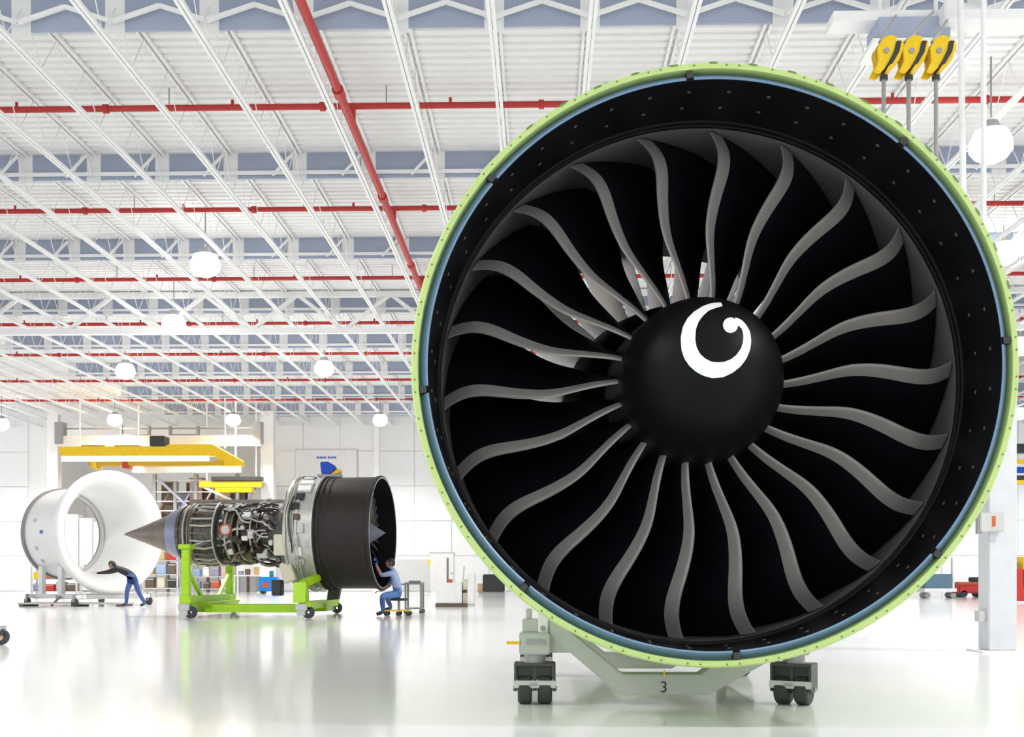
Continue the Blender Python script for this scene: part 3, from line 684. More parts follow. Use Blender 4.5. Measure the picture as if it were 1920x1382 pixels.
# ------------------------------------------------------------------ people
def person(label, loc_, rz, J, bones, hair_c, hands, group=None):
    """J: joint -> (x, y, z, radius); bones: (joint a, joint b, material)"""
    names = list(J); bm = bmesh.new(); sk = bm.verts.layers.skin.verify(); vv = {}
    for n in names:
        v = bm.verts.new(J[n][:3]); vv[n] = v; r = J[n][3]; v[sk].radius = (r if isinstance(r, tuple) else (r, r))
    bm.verts.ensure_lookup_table()
    for a, b, _ in bones: bm.edges.new((vv[a], vv[b]))
    vv['pelvis'][sk].use_root = True
    me = bpy.data.meshes.new('p'); bm.to_mesh(me); bm.free()
    o = bpy.data.objects.new('person', me); C.objects.link(o)
    o.modifiers.new('s', 'SKIN'); sb = o.modifiers.new('d', 'SUBSURF'); sb.levels = 2; sb.render_levels = 2
    bpy.context.view_layer.update(); dg = bpy.context.evaluated_depsgraph_get()
    body = bpy.data.meshes.new_from_object(o.evaluated_get(dg)); bpy.data.objects.remove(o)
    mats = []
    for _, _, m in bones:
        if m not in mats: mats.append(m)
    if M_SKIN not in mats: mats.append(M_SKIN)
    def seg_d(p, a, b):
        a, b = Vector(a), Vector(b); ab = b - a; t = max(0, min(1, (p - a).dot(ab) / ab.length_squared)); return (p - a - ab * t).length
    idx = []
    for pg in body.polygons:
        c = Vector(pg.center); best = min(bones, key=lambda q: seg_d(c, J[q[0]][:3], J[q[1]][:3]) - .5 * min(.1, (J[q[0]][3] if not isinstance(J[q[0]][3], tuple) else J[q[0]][3][0])))
        idx.append(mats.index(best[2]))
    bm = bmesh.new(); bm.from_mesh(body); bm.faces.ensure_lookup_table()
    for f, i in zip(bm.faces, idx): f.material_index = i; f.smooth = True
    si = mats.index(M_SKIN)
    def join(mb, mi):
        vs = [bm.verts.new(v) for v in mb.v]
        for f in mb.f:
            try: ff = bm.faces.new([vs[i] for i in f]); ff.material_index = mi; ff.smooth = True
            except ValueError: pass
    # head with nose, ears, eyes' sockets and mouth as small relief
    hc = Vector(J['head'][:3]); fwd = Vector(J['head'][4]).normalized(); up = Vector(J['head'][5]).normalized(); sd = up.cross(fwd).normalized(); up = fwd.cross(sd)
    mb = MB(); vs = []; fs = []; n1, n2 = 14, 18
    for i in range(n1 + 1):
        th = math.pi * i / n1
        for k in range(n2):
            ph = 2 * math.pi * k / n2
            f_, s_, u_ = math.sin(th) * math.cos(ph), math.sin(th) * math.sin(ph), math.cos(th)
            jaw = 1 - .25 * max(0, -u_); rf, rs, ru = .098 * (1 + .05 * (u_ < 0) * f_), .077 * jaw, .118
            d = rf * f_ * (jaw if f_ < 0 else 1)
            if f_ > .85 and -.35 < u_ < .1: d += .022 * (1 - abs(u_ + .15) / .3) * (f_ - .85) / .15      # nose
            if f_ > .6 and .05 < u_ < .25: d -= .006                                                       # eye line
            vs.append(hc + fwd * d + sd * rs * s_ + up * ru * u_)
    for i in range(n1):
        for k in range(n2): fs.append((i * n2 + k, i * n2 + (k + 1) % n2, (i + 1) * n2 + (k + 1) % n2, (i + 1) * n2 + k))
    join(MB().add(vs, fs), si)
    for s in (-1, 1): join(MB().tube([hc + sd * s * .074 + up * .03, hc + sd * s * .088 + up * .0 - fwd * .01, hc + sd * s * .076 - up * .03], [.012, .018, .01], 6), si)
    for (hn, en, m, curl) in hands:                # five separate, slightly bent fingers
        h = Vector(J[hn][:3]); d = (h - Vector(J[en][:3])).normalized(); s = d.cross(Vector((0, 0, 1)));
        s = s.normalized() if s.length > .1 else Vector((0, 1, 0)); nn = s.cross(d); mi = mats.index(m)
        for q, (off, ln) in enumerate(((-.03, .062), (-.01, .075), (.01, .08), (.03, .072))):
            b = h + s * off + d * .03; m1 = b + d * ln * .5; e = m1 + d * ln * .45 - nn * ln * curl
            join(MB().tube([b, m1, e], [.0105, .010, .0075], 6), mi)
        b = h + s * .038 - d * .02; m1 = b + s * .028 + d * .02; e = m1 + d * .035 + s * .004
        join(MB().tube([b, m1, e], [.012, .011, .008], 6), mi)
    body.materials.clear()
    for m in mats: body.materials.append(m)
    bm.to_mesh(body); bm.free()
    po = link('person', body, None, loc_, (0, 0, rz)); tag(po, label, 'person')
    hm = MB(); vs = []; fs = []
    for i in range(8):                              # hair cap over crown and back of head
        th = math.pi * .62 * i / 7
        for k in range(18):
            ph = 2 * math.pi * k / 18; f_, s_, u_ = math.sin(th) * math.cos(ph), math.sin(th) * math.sin(ph), math.cos(th)
            u2 = max(u_, .35) if f_ > .35 else u_
            vs.append(hc + fwd * (.104 * f_ - .006) + sd * .083 * s_ + up * .125 * u2)
    for i in range(7):
        for k in range(18): fs.append((i * 18 + k, i * 18 + (k + 1) % 18, (i + 1) * 18 + (k + 1) % 18, (i + 1) * 18 + k))
    hm.add(vs, fs).build('hair', hair_c, po, smooth=60)
    return po

# worker pushing the bellmouth; local +x is the way the person faces
BK, JN = M_NAVY, M_JEANS
J1 = {'pelvis': (0, 0, .84, (.15, .12)), 'spine': (.16, 0, .97, (.14, .115)), 'chest': (.33, 0, 1.06, (.165, .125)), 'neck': (.47, 0, 1.12, .06), 'head_base': (.53, 0, 1.15, .055),
      'head': (.585, 0, 1.18, .06, (.75, 0, -.4), (.5, 0, .9)),
      'hipl': (-.01, .10, .80, .095), 'kneel': (.12, .12, .46, .068), 'anklel': (.14, .12, .09, .05), 'toel': (.30, .13, .04, .042),
      'hipr': (-.01, -.10, .80, .095), 'kneer': (-.10, -.12, .46, .068), 'ankler': (-.30, -.13, .09, .05), 'toer': (-.15, -.14, .04, .042),
      'shl': (.40, .19, 1.07, .07), 'ell': (.66, .22, .98, .05), 'wrl': (.90, .18, .95, .036), 'hal': (.98, .18, .96, (.042, .024)),
      'shr': (.40, -.19, 1.07, .07), 'elr': (.66, -.22, .98, .05), 'wrr': (.90, -.18, .95, .036), 'har': (.98, -.18, .96, (.042, .024))}
B1 = [('pelvis', 'spine', BK), ('spine', 'chest', BK), ('chest', 'neck', BK), ('neck', 'head_base', M_SKIN),
      ('pelvis', 'hipl', JN), ('hipl', 'kneel', JN), ('kneel', 'anklel', JN), ('anklel', 'toel', M_SHOE), ('pelvis', 'hipr', JN), ('hipr', 'kneer', JN), ('kneer', 'ankler', JN), ('ankler', 'toer', M_SHOE),
      ('chest', 'shl', BK), ('shl', 'ell', BK), ('ell', 'wrl', BK), ('wrl', 'hal', M_SKIN), ('chest', 'shr', BK), ('shr', 'elr', BK), ('elr', 'wrr', BK), ('wrr', 'har', M_SKIN)]
head_ed = lambda J: {k: v for k, v in J.items() if k != 'head'}
def make_person(label, loc_, rz, J, B, hair_c, hands):
    JJ = dict(J)
    # the head itself is shaped apart; keep its frame but give the skin a last neck joint inside it
    class D(dict): pass
    hd = JJ.pop('head'); d = D(JJ); 
    return person_with_head(label, loc_, rz, d, hd, B, hair_c, hands)
def person_with_head(label, loc_, rz, J, hd, B, hair_c, hands):
    J2 = {k: v for k, v in J.items()}; J2['head'] = hd
    B2 = B + [('head_base', 'head', M_SKIN)]
    return person(label, loc_, rz, J2, B2, hair_c, hands)
P1 = at(249, 1100, 31.9)
make_person('person in black top and blue jeans leaning to push the white bellmouth', (P1.x, 31.9, 0), math.pi, J1, B1, M_HAIR, [('hal', 'wrl', M_SKIN, -.2), ('har', 'wrr', M_SKIN, -.2)])

LB, JB = M_LTBLUE, M_JEANS2
J2 = {'pelvis': (0, 0, .50, (.15, .13)), 'spine': (.04, 0, .66, (.14, .115)), 'chest': (.10, 0, .86, (.165, .125)), 'neck': (.14, 0, 1.02, .06), 'head_base': (.16, 0, 1.08, .055),
      'head': (.19, 0, 1.15, .06, (1, .1, .15), (-.05, 0, 1)),
      'hipl': (.02, .10, .47, .10), 'kneel': (.34, .26, .44, .072), 'anklel': (.30, .30, .09, .05), 'toel': (.46, .32, .04, .042),
      'hipr': (.02, -.10, .47, .10), 'kneer': (.32, -.20, .46, .072), 'ankler': (.20, -.24, .16, .05), 'toer': (.35, -.25, .12, .042),
      'shl': (.12, .20, .93, .07), 'ell': (.36, .24, .88, .05), 'wrl': (.46, .20, 1.08, .036), 'hal': (.48, .19, 1.17, (.042, .024)),
      'shr': (.12, -.20, .93, .07), 'elr': (.22, -.26, .68, .05), 'wrr': (.40, -.20, .56, .036), 'har': (.46, -.18, .54, (.042, .024))}
B2 = [('pelvis', 'spine', LB), ('spine', 'chest', LB), ('chest', 'neck', LB), ('neck', 'head_base', M_SKIN),
      ('pelvis', 'hipl', JB), ('hipl', 'kneel', JB), ('kneel', 'anklel', JN), ('anklel', 'toel', M_SHOE), ('pelvis', 'hipr', JB), ('hipr', 'kneer', JB), ('kneer', 'ankler', JB), ('ankler', 'toer', M_SHOE),
      ('chest', 'shl', LB), ('shl', 'ell', LB), ('ell', 'wrl', M_SKIN), ('wrl', 'hal', M_GLOVE), ('chest', 'shr', LB), ('shr', 'elr', LB), ('elr', 'wrr', M_SKIN), ('wrr', 'har', M_SKIN)]
P2 = at(748, 1100, 25.1)
make_person('person in light blue shirt and jeans seated, reaching into the smaller engine', (P2.x, 25.1, 0), math.pi, J2, B2, M_HAIR, [('hal', 'wrl', M_GLOVE, .3), ('har', 'wrr', M_SKIN, .3)])

# low rolling stool under the seated person and the tool cart behind
so = thing('rolling_stool', 'low black and yellow rolling stool under the seated person', 'stool', (P2.x, 25.1, 0))
MB().lathe([(.33, .02), (.33, .19), (.36, .20), (.385, .17), (.385, .001)], 'z', n=24).build('seat', M_DARK, so, smooth=40)
MB().cyl((0, 0, .10), (0, 0, .34), .03, 10).build('stem', M_GREYMETAL, so)
MB().bbox((-.30, -.20, .10), (.26, .20, .13)).build('tool_tray', M_YEL, so, bevel=.01)
for sx in (-.26, .0, .22):
    for sy in (-.17, .17):
        MB().lathe([(-.02, .01), (-.02, .05), (.02, .05), (.02, .01)], 'y', (sx, sy, .05), n=12, closed=True).build('wheel', M_DARK, so)
cp = at(778, 1147, 27.0)
tc_ = thing('tool_cart', 'grey open-frame tool cart standing behind the seated person', 'cart', (cp.x, 26.9, 0))
for sx in (-.18, .18):
    for sy in (-.25, .25):
        MB().bbox((sx - .022, sy - .022, .08), (sx + .022, sy + .022, .72)).build('post', M_MGREY, tc_)
        MB().lathe([(-.02, .01), (-.02, .045), (.02, .045), (.02, .01)], 'y', (sx, sy, .045), n=12, closed=True).build('wheel', M_DARK, tc_)
for z in (.13, .70): MB().bbox((-.20, -.27, z - .03), (.20, .27, z)).build('shelf', M_MGREY, tc_)
MB().bbox((-.40, -.25, .66), (-.20, .25, .69)).build('side_tray', M_MGREY, tc_)
bx_ = MB().bbox((-.12, -.12, 0), (.14, .12, .06)).build('tool_roll', M_PURPLE, None); bx_.location = (cp.x, 26.9, .70); tag(bx_, 'violet-grey tool roll lying on the grey tool cart', 'tool roll')

# ------------------------------------------------------------------ cranes in the far bay
def girder(name, label, px0, px1, py0, py1, Y, m, bev=0.0):
    a, b = at(px0, py0, Y), at(px1, py1, Y)
    t = thing(name, label, 'crane', (a.x, Y, b.z)); L = b.x - a.x; H = a.z - b.z
    return t, L, H
CY = 57.0
t, L, H = girder('bridge_crane', 'long bright yellow overhead crane with slanted right end', 116, 456, 838, 874, CY, M_YEL)
MB().prism([(0, H * .55), (0, H * .98), (L * .58, H * .98), (L * .60, H * 1.08), (L * .84, H * 1.08), (L, H * .25), (L, 0), (L * .88, 0), (L * .86, H * .50), (.3, H * .50)], -.3, .3).build('girder', M_YEL, t)
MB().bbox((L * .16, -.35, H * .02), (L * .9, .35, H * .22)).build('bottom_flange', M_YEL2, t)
MB().bbox((.1, -.28, H * .24), (L * .82, -.2, H * .48)).build('light_strip', M_TUBEGLOW, t)
MB().bbox((L * .50, -.4, H * 1.0), (L * .58, .4, H * 1.5)).build('motor', M_DARK, t)
for f in (.18, .35): MB().bbox((L * f, -.4, -H * .12), (L * f + .25, .4, H * .2)).build('trolley_block', M_RED if f > .3 else M_YEL, t)
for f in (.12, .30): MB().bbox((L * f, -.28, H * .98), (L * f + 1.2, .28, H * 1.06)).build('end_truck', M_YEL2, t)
for f in (.1, .9): MB().cyl((L * f, 0, H * .9), (L * f, 0, DECK_Z - at(116, 874, CY).z), .04, 8).build('hanger', M_STEEL, t)
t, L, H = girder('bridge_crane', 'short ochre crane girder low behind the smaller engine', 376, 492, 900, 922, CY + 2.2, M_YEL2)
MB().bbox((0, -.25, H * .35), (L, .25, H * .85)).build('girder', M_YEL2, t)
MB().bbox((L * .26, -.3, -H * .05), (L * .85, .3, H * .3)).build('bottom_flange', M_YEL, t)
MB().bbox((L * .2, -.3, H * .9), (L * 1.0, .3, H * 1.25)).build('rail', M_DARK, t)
for f in (.1, .9): MB().cyl((L * f, 0, H), (L * f, 0, DECK_Z - at(376, 922, CY + 2.2).z), .04, 8).build('hanger', M_STEEL, t)
t, L, H = girder('runway_beam', 'white crane runway beam spanning the bay above the yellow crane', 112, 490, 818, 836, 58.5, M_STEEL); t['category'] = 'beam'
MB().bbox((0, -.2, 0), (L, .2, H)).build('beam', M_STEEL, t)
MB().bbox((0, -.05, H + .35), (L, .05, H + .42)).build('cable_track', M_GREYMETAL, t)
for px in (188+40, 280, 320, 372):
    f = (px - 112) / 378 * L; MB().bbox((f - .06, -.1, H - .05), (f + .06, .1, H + .5)).build('bracket', M_GREYMETAL, t)
for a, b in ((228, 280), (320, 372)):
    MB().bbox(((a - 112) / 378 * L, -.08, H - .02), ((b - 112) / 378 * L, .0, H + .08)).build('conductor_bar', M_GREYMETAL, t)
for f in (.005, .985): MB().bbox((L * f - .2, -.3, H * .2), (L * f + .2, .3, H + .7)).build('end_stop', M_GREYMETAL, t)
t, L, H = girder('white_girder', 'white crane girder just under the yellow crane', 250, 452, 875, 886, CY + 1, M_WHITE); t['category'] = 'beam'
MB().bbox((0, -.2, 0), (L, .2, H)).build('beam', M_WHITE, t)
MB().bbox((L * .1, -.28, H * .9), (L * .25, .25, H * 1.6)).build('trolley', M_LGREY, t)
for f in (.05, .95): MB().cyl((L * f, 0, H), (L * f, 0, DECK_Z - at(250, 886, CY + 1).z), .04, 8).build('hanger', M_STEEL, t)

# work platform with stair in the far bay
WY = 61.6
wp0, wp1 = at(300, 960, WY), at(492, 960, WY)
wp = thing('work_platform', 'grey-brown steel work platform with rails behind the smaller engine', 'platform', (wp0.x, WY, 0)); L = wp1.x - wp0.x
MB().bbox((0, -1, 3.7), (L, 1.5, 3.95)).build('deck', M_HOTMETAL, wp)
for k in range(6):
    x = L * k / 5; MB().bbox((x - .09, -.95, 0), (x + .09, -.75, 6.3 - .4 * (k % 2))).build('post', M_MGREY, wp)
    MB().bbox((x - .07, 1.25, 0), (x + .07, 1.4, 6.0)).build('post', M_BROWN, wp)
for z in (4.3, 4.8, 5.3, 5.9): MB().bbox((0, -.92, z), (L, -.86, z + .07)).build('rail', M_LGREY, wp)
for k in range(5):
    x = L * k / 5; MB().bar((x, -.8, 3.95), (x + L / 5, -.8, 5.9), .10).build('brace', [M_BROWN, M_PURPLE, M_PINK][k % 3], wp)
MB().bar((L * .5, -1.3, 5.55), (L * 1.0, -1.3, 4.25), .22, .12).build('stair_stringer', M_WHITE, wp)
MB().bar((L * .05, -1.1, 6.0), (L * .4, -1.1, 4.2), .16, .12).build('ladder_rail', M_PURPLE, wp)
crt = [(.08, .62, 5.2, M_BROWN, 'brown'), (.22, .68, 4.6, M_PURPLE, 'violet-grey'), (.36, .66, 5.4, M_PINK, 'pale pink'), (.50, .68, 4.9, M_DARK, 'dark'), (.64, .68, 5.3, M_TANB, 'tan'), (.78, .68, 4.7, M_BROWN, 'deep brown'), (.92, .62, 5.0, M_LGREY, 'light grey')]
for f, w, top, m, cn in crt:
    o = thing('equipment_crate', '%s equipment crate standing on the far work platform' % cn, 'crate', (wp0.x + L * f, WY + .3, 3.95), group='crates on the work platform')
    MB().bbox((-w / 2, -.5, 0), (w / 2, .5, top - 3.25)).build('body', m, o, bevel=.03)
    MB().bbox((-w / 2 - .03, -.53, top - 3.25), (w / 2 + .03, .53, top - 3.2)).build('lid', M_MGREY, o)

# blank sign with a blue line of lettering too small to read
sp = at(611, 888, 63.3); spw = 115 * 63.3 / F_PX; sph = 90 * 63.3 / F_PX
sg = thing('wall_sign', 'white rectangular sign with a short blue heading on the back wall', 'sign', (sp.x, 63.38, sp.z))
MB().box((0, 0, 0), (spw, .05, sph)).build('board', M_WHITE, sg)
MB().box((spw / 2 + .03, 0, 0), (.06, .07, sph)).build('edge_trim', M_LGREY, sg)
zt = at(611, 858, 63.3).z - sp.z
for k, (x0, x1) in enumerate(((-18, -13), (-12, -6), (-5, 0), (3, 9), (10, 14), (15, 19))):
    MB().bbox((x0 * .0293, -.035, zt - .05), (x1 * .0293, -.026, zt + .06)).build('heading_mark', M_TEXTBLUE, sg)

# ------------------------------------------------------------------ far clutter: racks, bins, machines
def rack(px0, px1, Y, h, label, shelves):
    a, b = at(px0, 1100, Y).x, at(px1, 1100, Y).x; L = b - a
    t = thing('storage_rack', label, 'rack', (a, Y, 0))
    for x in (0, L):
        for y in (-.25, .25): MB().bbox((x - .03, y - .03, 0), (x + .03, y + .03, h)).build('upright', M_LGREY, t)
    for z in shelves: MB().bbox((0, -.28, z - .04), (L, .28, z)).build('shelf', M_LGREY, t)
    return a, L
def bin_(x, Y, z, w, h, m, label, d=.4):
    o = thing('storage_bin', label, 'bin', (x, Y, z), group='storage bins on the far racks')
    MB().bbox((-w / 2, -d / 2, 0), (w / 2, d / 2, h)).build('body', m, o, bevel=.02)
    MB().bbox((-w / 2 - .01, -d / 2 - .015, h * .8), (w / 2 + .01, -d / 2 + .02, h * .88)).build('rim', M_LGREY, o)
COLS = [('red', M_RED), ('pale blue', M_PALEB), ('tan', M_TANB), ('orange-red', M_ORANGE), ('white', M_WHITE), ('violet-grey', M_PURPLE), ('pale pink', M_PINK), ('brown', M_BROWN), ('cream', M_CREAM), ('dark grey', M_DARK)]
pos = ['leftmost', 'left of centre', 'centre', 'right of centre', 'rightmost']
rr = random.Random(11)
for (px0, px1, Y, h, nm, shelves, n) in ((272, 336, 50, 2.3, 'rack below tail cone', (.35, .95, 1.55), 3), (362, 432, 52, 1.9, 'rack between lime posts', (.3, .85, 1.4), 4), (64, 148, 47, 1.3, 'rack behind bellmouth trolley', (.25, .75), 4)):
    a, L = rack(px0, px1, Y, h, 'light grey storage ' + nm, shelves)
    for si_, z in enumerate(shelves):
        used = rr.sample(COLS, n); w = L / n
        for k, (cn, m) in enumerate(used):
            if nm.startswith('rack behind') and si_ == 1 and k in (0, 2): cn, m = [('yellow', M_YEL), ('red', M_RED)][k // 2]
            bin_(a + w * (k + .5), Y, z, w * rr.uniform(.6, .9), rr.uniform(.28, .48), m, '%s bin, %s on %s shelf, %s' % (cn, (pos[0], pos[2], pos[4])[k] if n == 3 else (pos[0], pos[1], pos[3], pos[4])[k], ('bottom', 'middle' if len(shelves) == 3 else 'top', 'top')[si_], nm))
for i_, (px_, lab) in enumerate(((140, 'white steel locker seen through the bellmouth, left one'), (166, 'white steel locker seen through the bellmouth, middle one'), (192, 'white steel locker seen through the bellmouth, right one'))):
    p = at(px_, 1000, 62.0)
    t = thing('steel_locker', lab, 'locker', (p.x, 62.0, 0), group='white lockers in the crane bay')
    MB().bbox((-.36, -.4, .1), (.36, .4, 4.2 - .2 * i_)).build('body', M_WHITE, t, bevel=.02)
    for sx in (-1, 1):
        d = MB().bbox((sx * .175 - .16, -.43, .2), (sx * .175 + .16, -.4, 4.05 - .2 * i_)).build('door', M_WHITE, t); MB().bbox((sx * .04 - .015, -.46, 1.2), (sx * .04 + .015, -.43, 1.5)).build('handle', M_MGREY, d)
    MB().bbox((-.34, -.38, 0), (.34, .38, .1)).build('plinth', M_MGREY, t)
bl = at(505, 1110, 56)
t = thing('blue_compressor', 'bright blue wheeled compressor under the smaller engine', 'machine', (bl.x, 56, 0))
MB().bbox((-.43, -.3, .12), (.43, .3, .82)).build('body', M_BLUE, t, bevel=.03)
MB().bbox((.02, -.1, .82), (.2, .1, 1.12)).build('filter', M_TEAL, t, bevel=.02)
MB().bbox((-.28, -.32, .3), (.05, -.3, .55)).build('gauge_panel', M_ORANGE, t)
for x in (-.3, .3): MB().cyl((x, -.28, .09), (x, .28, .09), .09, 12).build('wheel', M_DARK, t)
wm = at(470, 1100, 58)
t = thing('white_workbench', 'white workbench with small parts behind the lime stand', 'bench', (wm.x, 58, 0))
MB().bbox((-.8, -.4, .85), (.8, .4, .92)).build('top', M_WHITE, t)
for x in (-.75, .75):
    for y in (-.35, .35): MB().bbox((x - .04, y - .04, 0), (x + .04, y + .04, .85)).build('leg', M_WHITE, t)
MB().bbox((-.8, .3, .92), (.8, .36, 2.0)).build('backboard', M_WHITE, t)
for k, (x, m) in enumerate(((-.5, M_PURPLE), (-.15, M_BROWN), (.3, M_TANB))):
    o = MB().bbox((-.12, -.12, 0), (.12, .12, .2 + .1 * k)).build('parts_box', m, None, bevel=.02); o.location = (wm.x + x, 58, .92)
    tag(o, '%s parts box on the white workbench' % ('violet-grey', 'brown', 'tan')[k], 'box', 'boxes on the white workbench')
# pallet truck and column machine right of the tool cart
wt = at(846, 1138, 32.4)
t = thing('white_press', 'white floor machine with brown base, orange knob and tall rod', 'machine', (wt.x, 32.4, 0))
MB().bbox((-.40, -.3, .10), (.32, .3, .68)).build('body', M_WHITE, t, bevel=.02)
MB().bbox((-.42, -.32, 0), (.45, .32, .10)).build('base', M_BROWN, t)
MB().cyl((-.10, 0, .68), (-.10, 0, 1.38), .03, 10).build('rod', M_BRONZE, t)
MB().cyl((-.02, -.05, .68), (-.02, -.05, .78), .06, 12).build('knob', M_ORANGE, t)
MB().bbox((.34, -.2, .10), (.46, .2, .78)).build('control_pillar', M_CREAM, t, bevel=.01)
MB().bbox((.34, -.21, .40), (.46, -.2, .48)).build('display', M_DARK, t)
MB().bar((.32, .1, .6), (.36, .1, 1.15), .04).build('handle', M_LGREY, t)
wb_ = at(883, 1130, 34)
t = thing('white_cabinet', 'narrow white cabinet beside the floor machine', 'cabinet', (wb_.x, 34, 0))
MB().bbox((-.14, -.2, .05), (.14, .2, .95)).build('body', M_WHITE, t, bevel=.01)
MB().bbox((-.11, -.215, .1), (.11, -.2, .9)).build('door', M_WHITE, t)
MB().bbox((-.12, -.18, 0), (.12, .18, .05)).build('plinth', M_LGREY, t)
dk = at(925, 1110, 56)
t = thing('dark_generator', 'dark grey generator with tan side beside the green ring', 'machine', (dk.x, 56, 0))
MB().bbox((-.5, -.35, .1), (.55, .35, .95)).build('body', M_DARK, t, bevel=.04)
MB().bbox((-.75, -.3, .1), (-.5, .3, .5)).build('fuel_box', M_TANB, t, bevel=.02)
MB().bbox((-.7, -.36, 0), (.55, .36, .1)).build('skid', M_GREYMETAL, t)
dr = at(832, 1080, 63.4)
t = thing('door_1', 'bright white door in the back wall above the floor machine', None, (dr.x, 63.40, 0), kind='structure')
MB().bbox((-.75, -.03, 0), (.55, .03, 2.1)).build('leaf', M_MARK, t)
MB().bbox((-.8, -.02, 2.1), (.6, .04, 2.18)).build('frame', M_LGREY, t)
MB().bbox((.4, -.08, 1.0), (.5, -.03, 1.05)).build('handle', M_GREYMETAL, t)
gp = at(776, 1090, 61)
t = thing('grey_partition', 'low pale grey partition behind the tool cart', 'partition', (gp.x, 61, 0))
MB().bbox((-.95, -.04, .1), (.85, .04, 1.75)).build('panel', M_LGREY, t)
MB().bbox((.75, -.06, 1.45), (.87, -.04, 1.75)).build('yellow_tag', M_YEL, t)
for x in (-.9, .8): MB().bbox((x - .05, -.3, 0), (x + .05, .3, .1)).build('foot', M_LGREY, t)
# caster at the left edge
cl = at(2, 1210, 14.4)
t = thing('wheeled_dolly', 'dark wheeled dolly corner with tan hub at the left picture edge', 'dolly', (cl.x, 14.4, 0))
MB().lathe([(-.04, .04), (-.04, .09), (-.03, .10), (.03, .10), (.04, .09), (.04, .04)], 'y', (0, 0, .10), n=20, closed=True).build('tyre', M_DARK, t, smooth=40)
MB().lathe([(-.043, .001), (-.043, .045), (.043, .045), (.043, .001)], 'y', (0, 0, .10), n=16).build('hub', M_TANB, t, smooth=40)
MB().bbox((-.12, -.07, .12), (.06, -.045, .2)).build('fork', M_DARK, t)
MB().bbox((-.6, -.08, .18), (.03, .08, .24)).build('frame_arm', M_LGREY, t)

# ------------------------------------------------------------------ right side: hoist, jib post, equipment
HY = 11.5
def P(px, py, Y=HY): return at(px, py, Y)
tz = 9.05
hp = at(1712, 48, 16.5)
ht = thing('hoist_trolley', 'overhead hoist trolley with blue-grey pan above three yellow blocks', 'hoist', (hp.x, 16.5, 0))
a0, a1 = at(1648, 75, 16.2), at(1782, 30, 16.2)
MB().bbox((a0.x - hp.x, -.3, a0.z), (a1.x - hp.x, .3, a1.z)).build('pan', M_BLUE_PANEL, ht)
MB().bbox((a0.x - hp.x - .1, -.36, a0.z - .06), (a1.x - hp.x + .05, .36, a0.z)).build('pan_frame', M_STEEL, ht)
MB().bbox((a0.x - hp.x - .6, -.2, a1.z + .0), (a1.x - hp.x + 1.4, .2, a1.z + .14)).build('runway_beam', M_STEEL, ht)
b0, b1 = at(1770, 38, 16.0), at(1803, 2, 16.0)
MB().bbox((b0.x - hp.x, -.55, b0.z), (b1.x - hp.x, -.2, b1.z)).build('drive_box', M_STEEL, ht, bevel=.02)
for x in (a0.x - hp.x + .1, a1.x - hp.x - .1): MB().cyl((x, 0, a1.z + .1), (x, 0, DECK_Z), .03, 8).build('hanger', M_STEEL, ht)
def hoist_block(px, label, top, endy):
    c = P(px, 110)
    t = thing('hoist_block', label, 'hoist block', tuple(c), group='three yellow hoist blocks')
    s = HY / F_PX
    tilt = Matrix.Rotation(R(14), 3, 'Y')
    def pr(poly, d0, d1, nm, m, bev=.006):
        mb = MB().prism([(x * s, z * s) for x, z in poly], d0, d1); mb.v = [tilt @ v for v in mb.v]; return mb.build(nm, m, t, bevel=bev)
    cheek = [(-22, 6), (-17, 26), (-6, 36), (8, 36), (10, 8), (4, -20), (-6, -36), (-18, -36), (-14, -16)]
    pr(cheek, -.10, -.06, 'cheek_plate', M_YEL); pr(cheek, .06, .10, 'cheek_plate', M_YEL)
    pr([(10, 30), (20, 30), (24, 18), (22, -6), (12, -26), (3, -30), (8, -14), (14, 6)], -.11, .11, 'side_guard', M_YEL)
    pr([(9, 26), (17, 28), (18, 8), (11, -16), (1, -24), (5, -10), (9, 8)], -.115, .115, 'rope_slot', M_DARK, 0)
    mb = MB().lathe([(-.055, .02), (-.055, 19 * s), (-.03, 16 * s), (.03, 16 * s), (.055, 19 * s), (.055, .02)], 'y', (-4 * s, 0, 6 * s), n=24, closed=True); mb.build('sheave', M_YEL2, t, smooth=40)
    MB().cyl((-4 * s, -.115, 6 * s), (-4 * s, .115, 6 * s), 5 * s, 12).build('axle', M_GREYMETAL, t)
    q = at(top[0], top[1], 15.9)
    MB().tube([(-10 * s, 0, 30 * s), (q.x - c.x, 15.9 - HY, max(q.z, a0.z + .02) - c.z)], .018, 8).build('rope', M_GREYMETAL, t)
    e = P(px - 2, endy)
    MB().tube([(-3 * s, 0, -34 * s), (-3 * s, 0, e.z - c.z - .3)], .022, 8).build('drop_rod', M_MGREY, t)
    MB().cyl((-3 * s, 0, -40 * s), (-3 * s, 0, -32 * s), .04, 10).build('socket', M_DARK, t)
    MB().tube([(-3 * s, 0, e.z - c.z - .3), (-3 * s + .07, 0, e.z - c.z - .40), (-3 * s + .02, 0, e.z - c.z - .5), (-3 * s - .06, 0, e.z - c.z - .44)], [.03, .03, .028, .015], 8).build('hook', M_YEL, t, smooth=40)
hoist_block(1660, 'leftmost of the three yellow hoist blocks hanging over the ring', (1680, 30), 230)
hoist_block(1707, 'middle of the three yellow hoist blocks hanging over the ring', (1750, 22), 260)
hoist_block(1758, 'rightmost of the three yellow hoist blocks hanging over the ring', (1776, 38), 320)
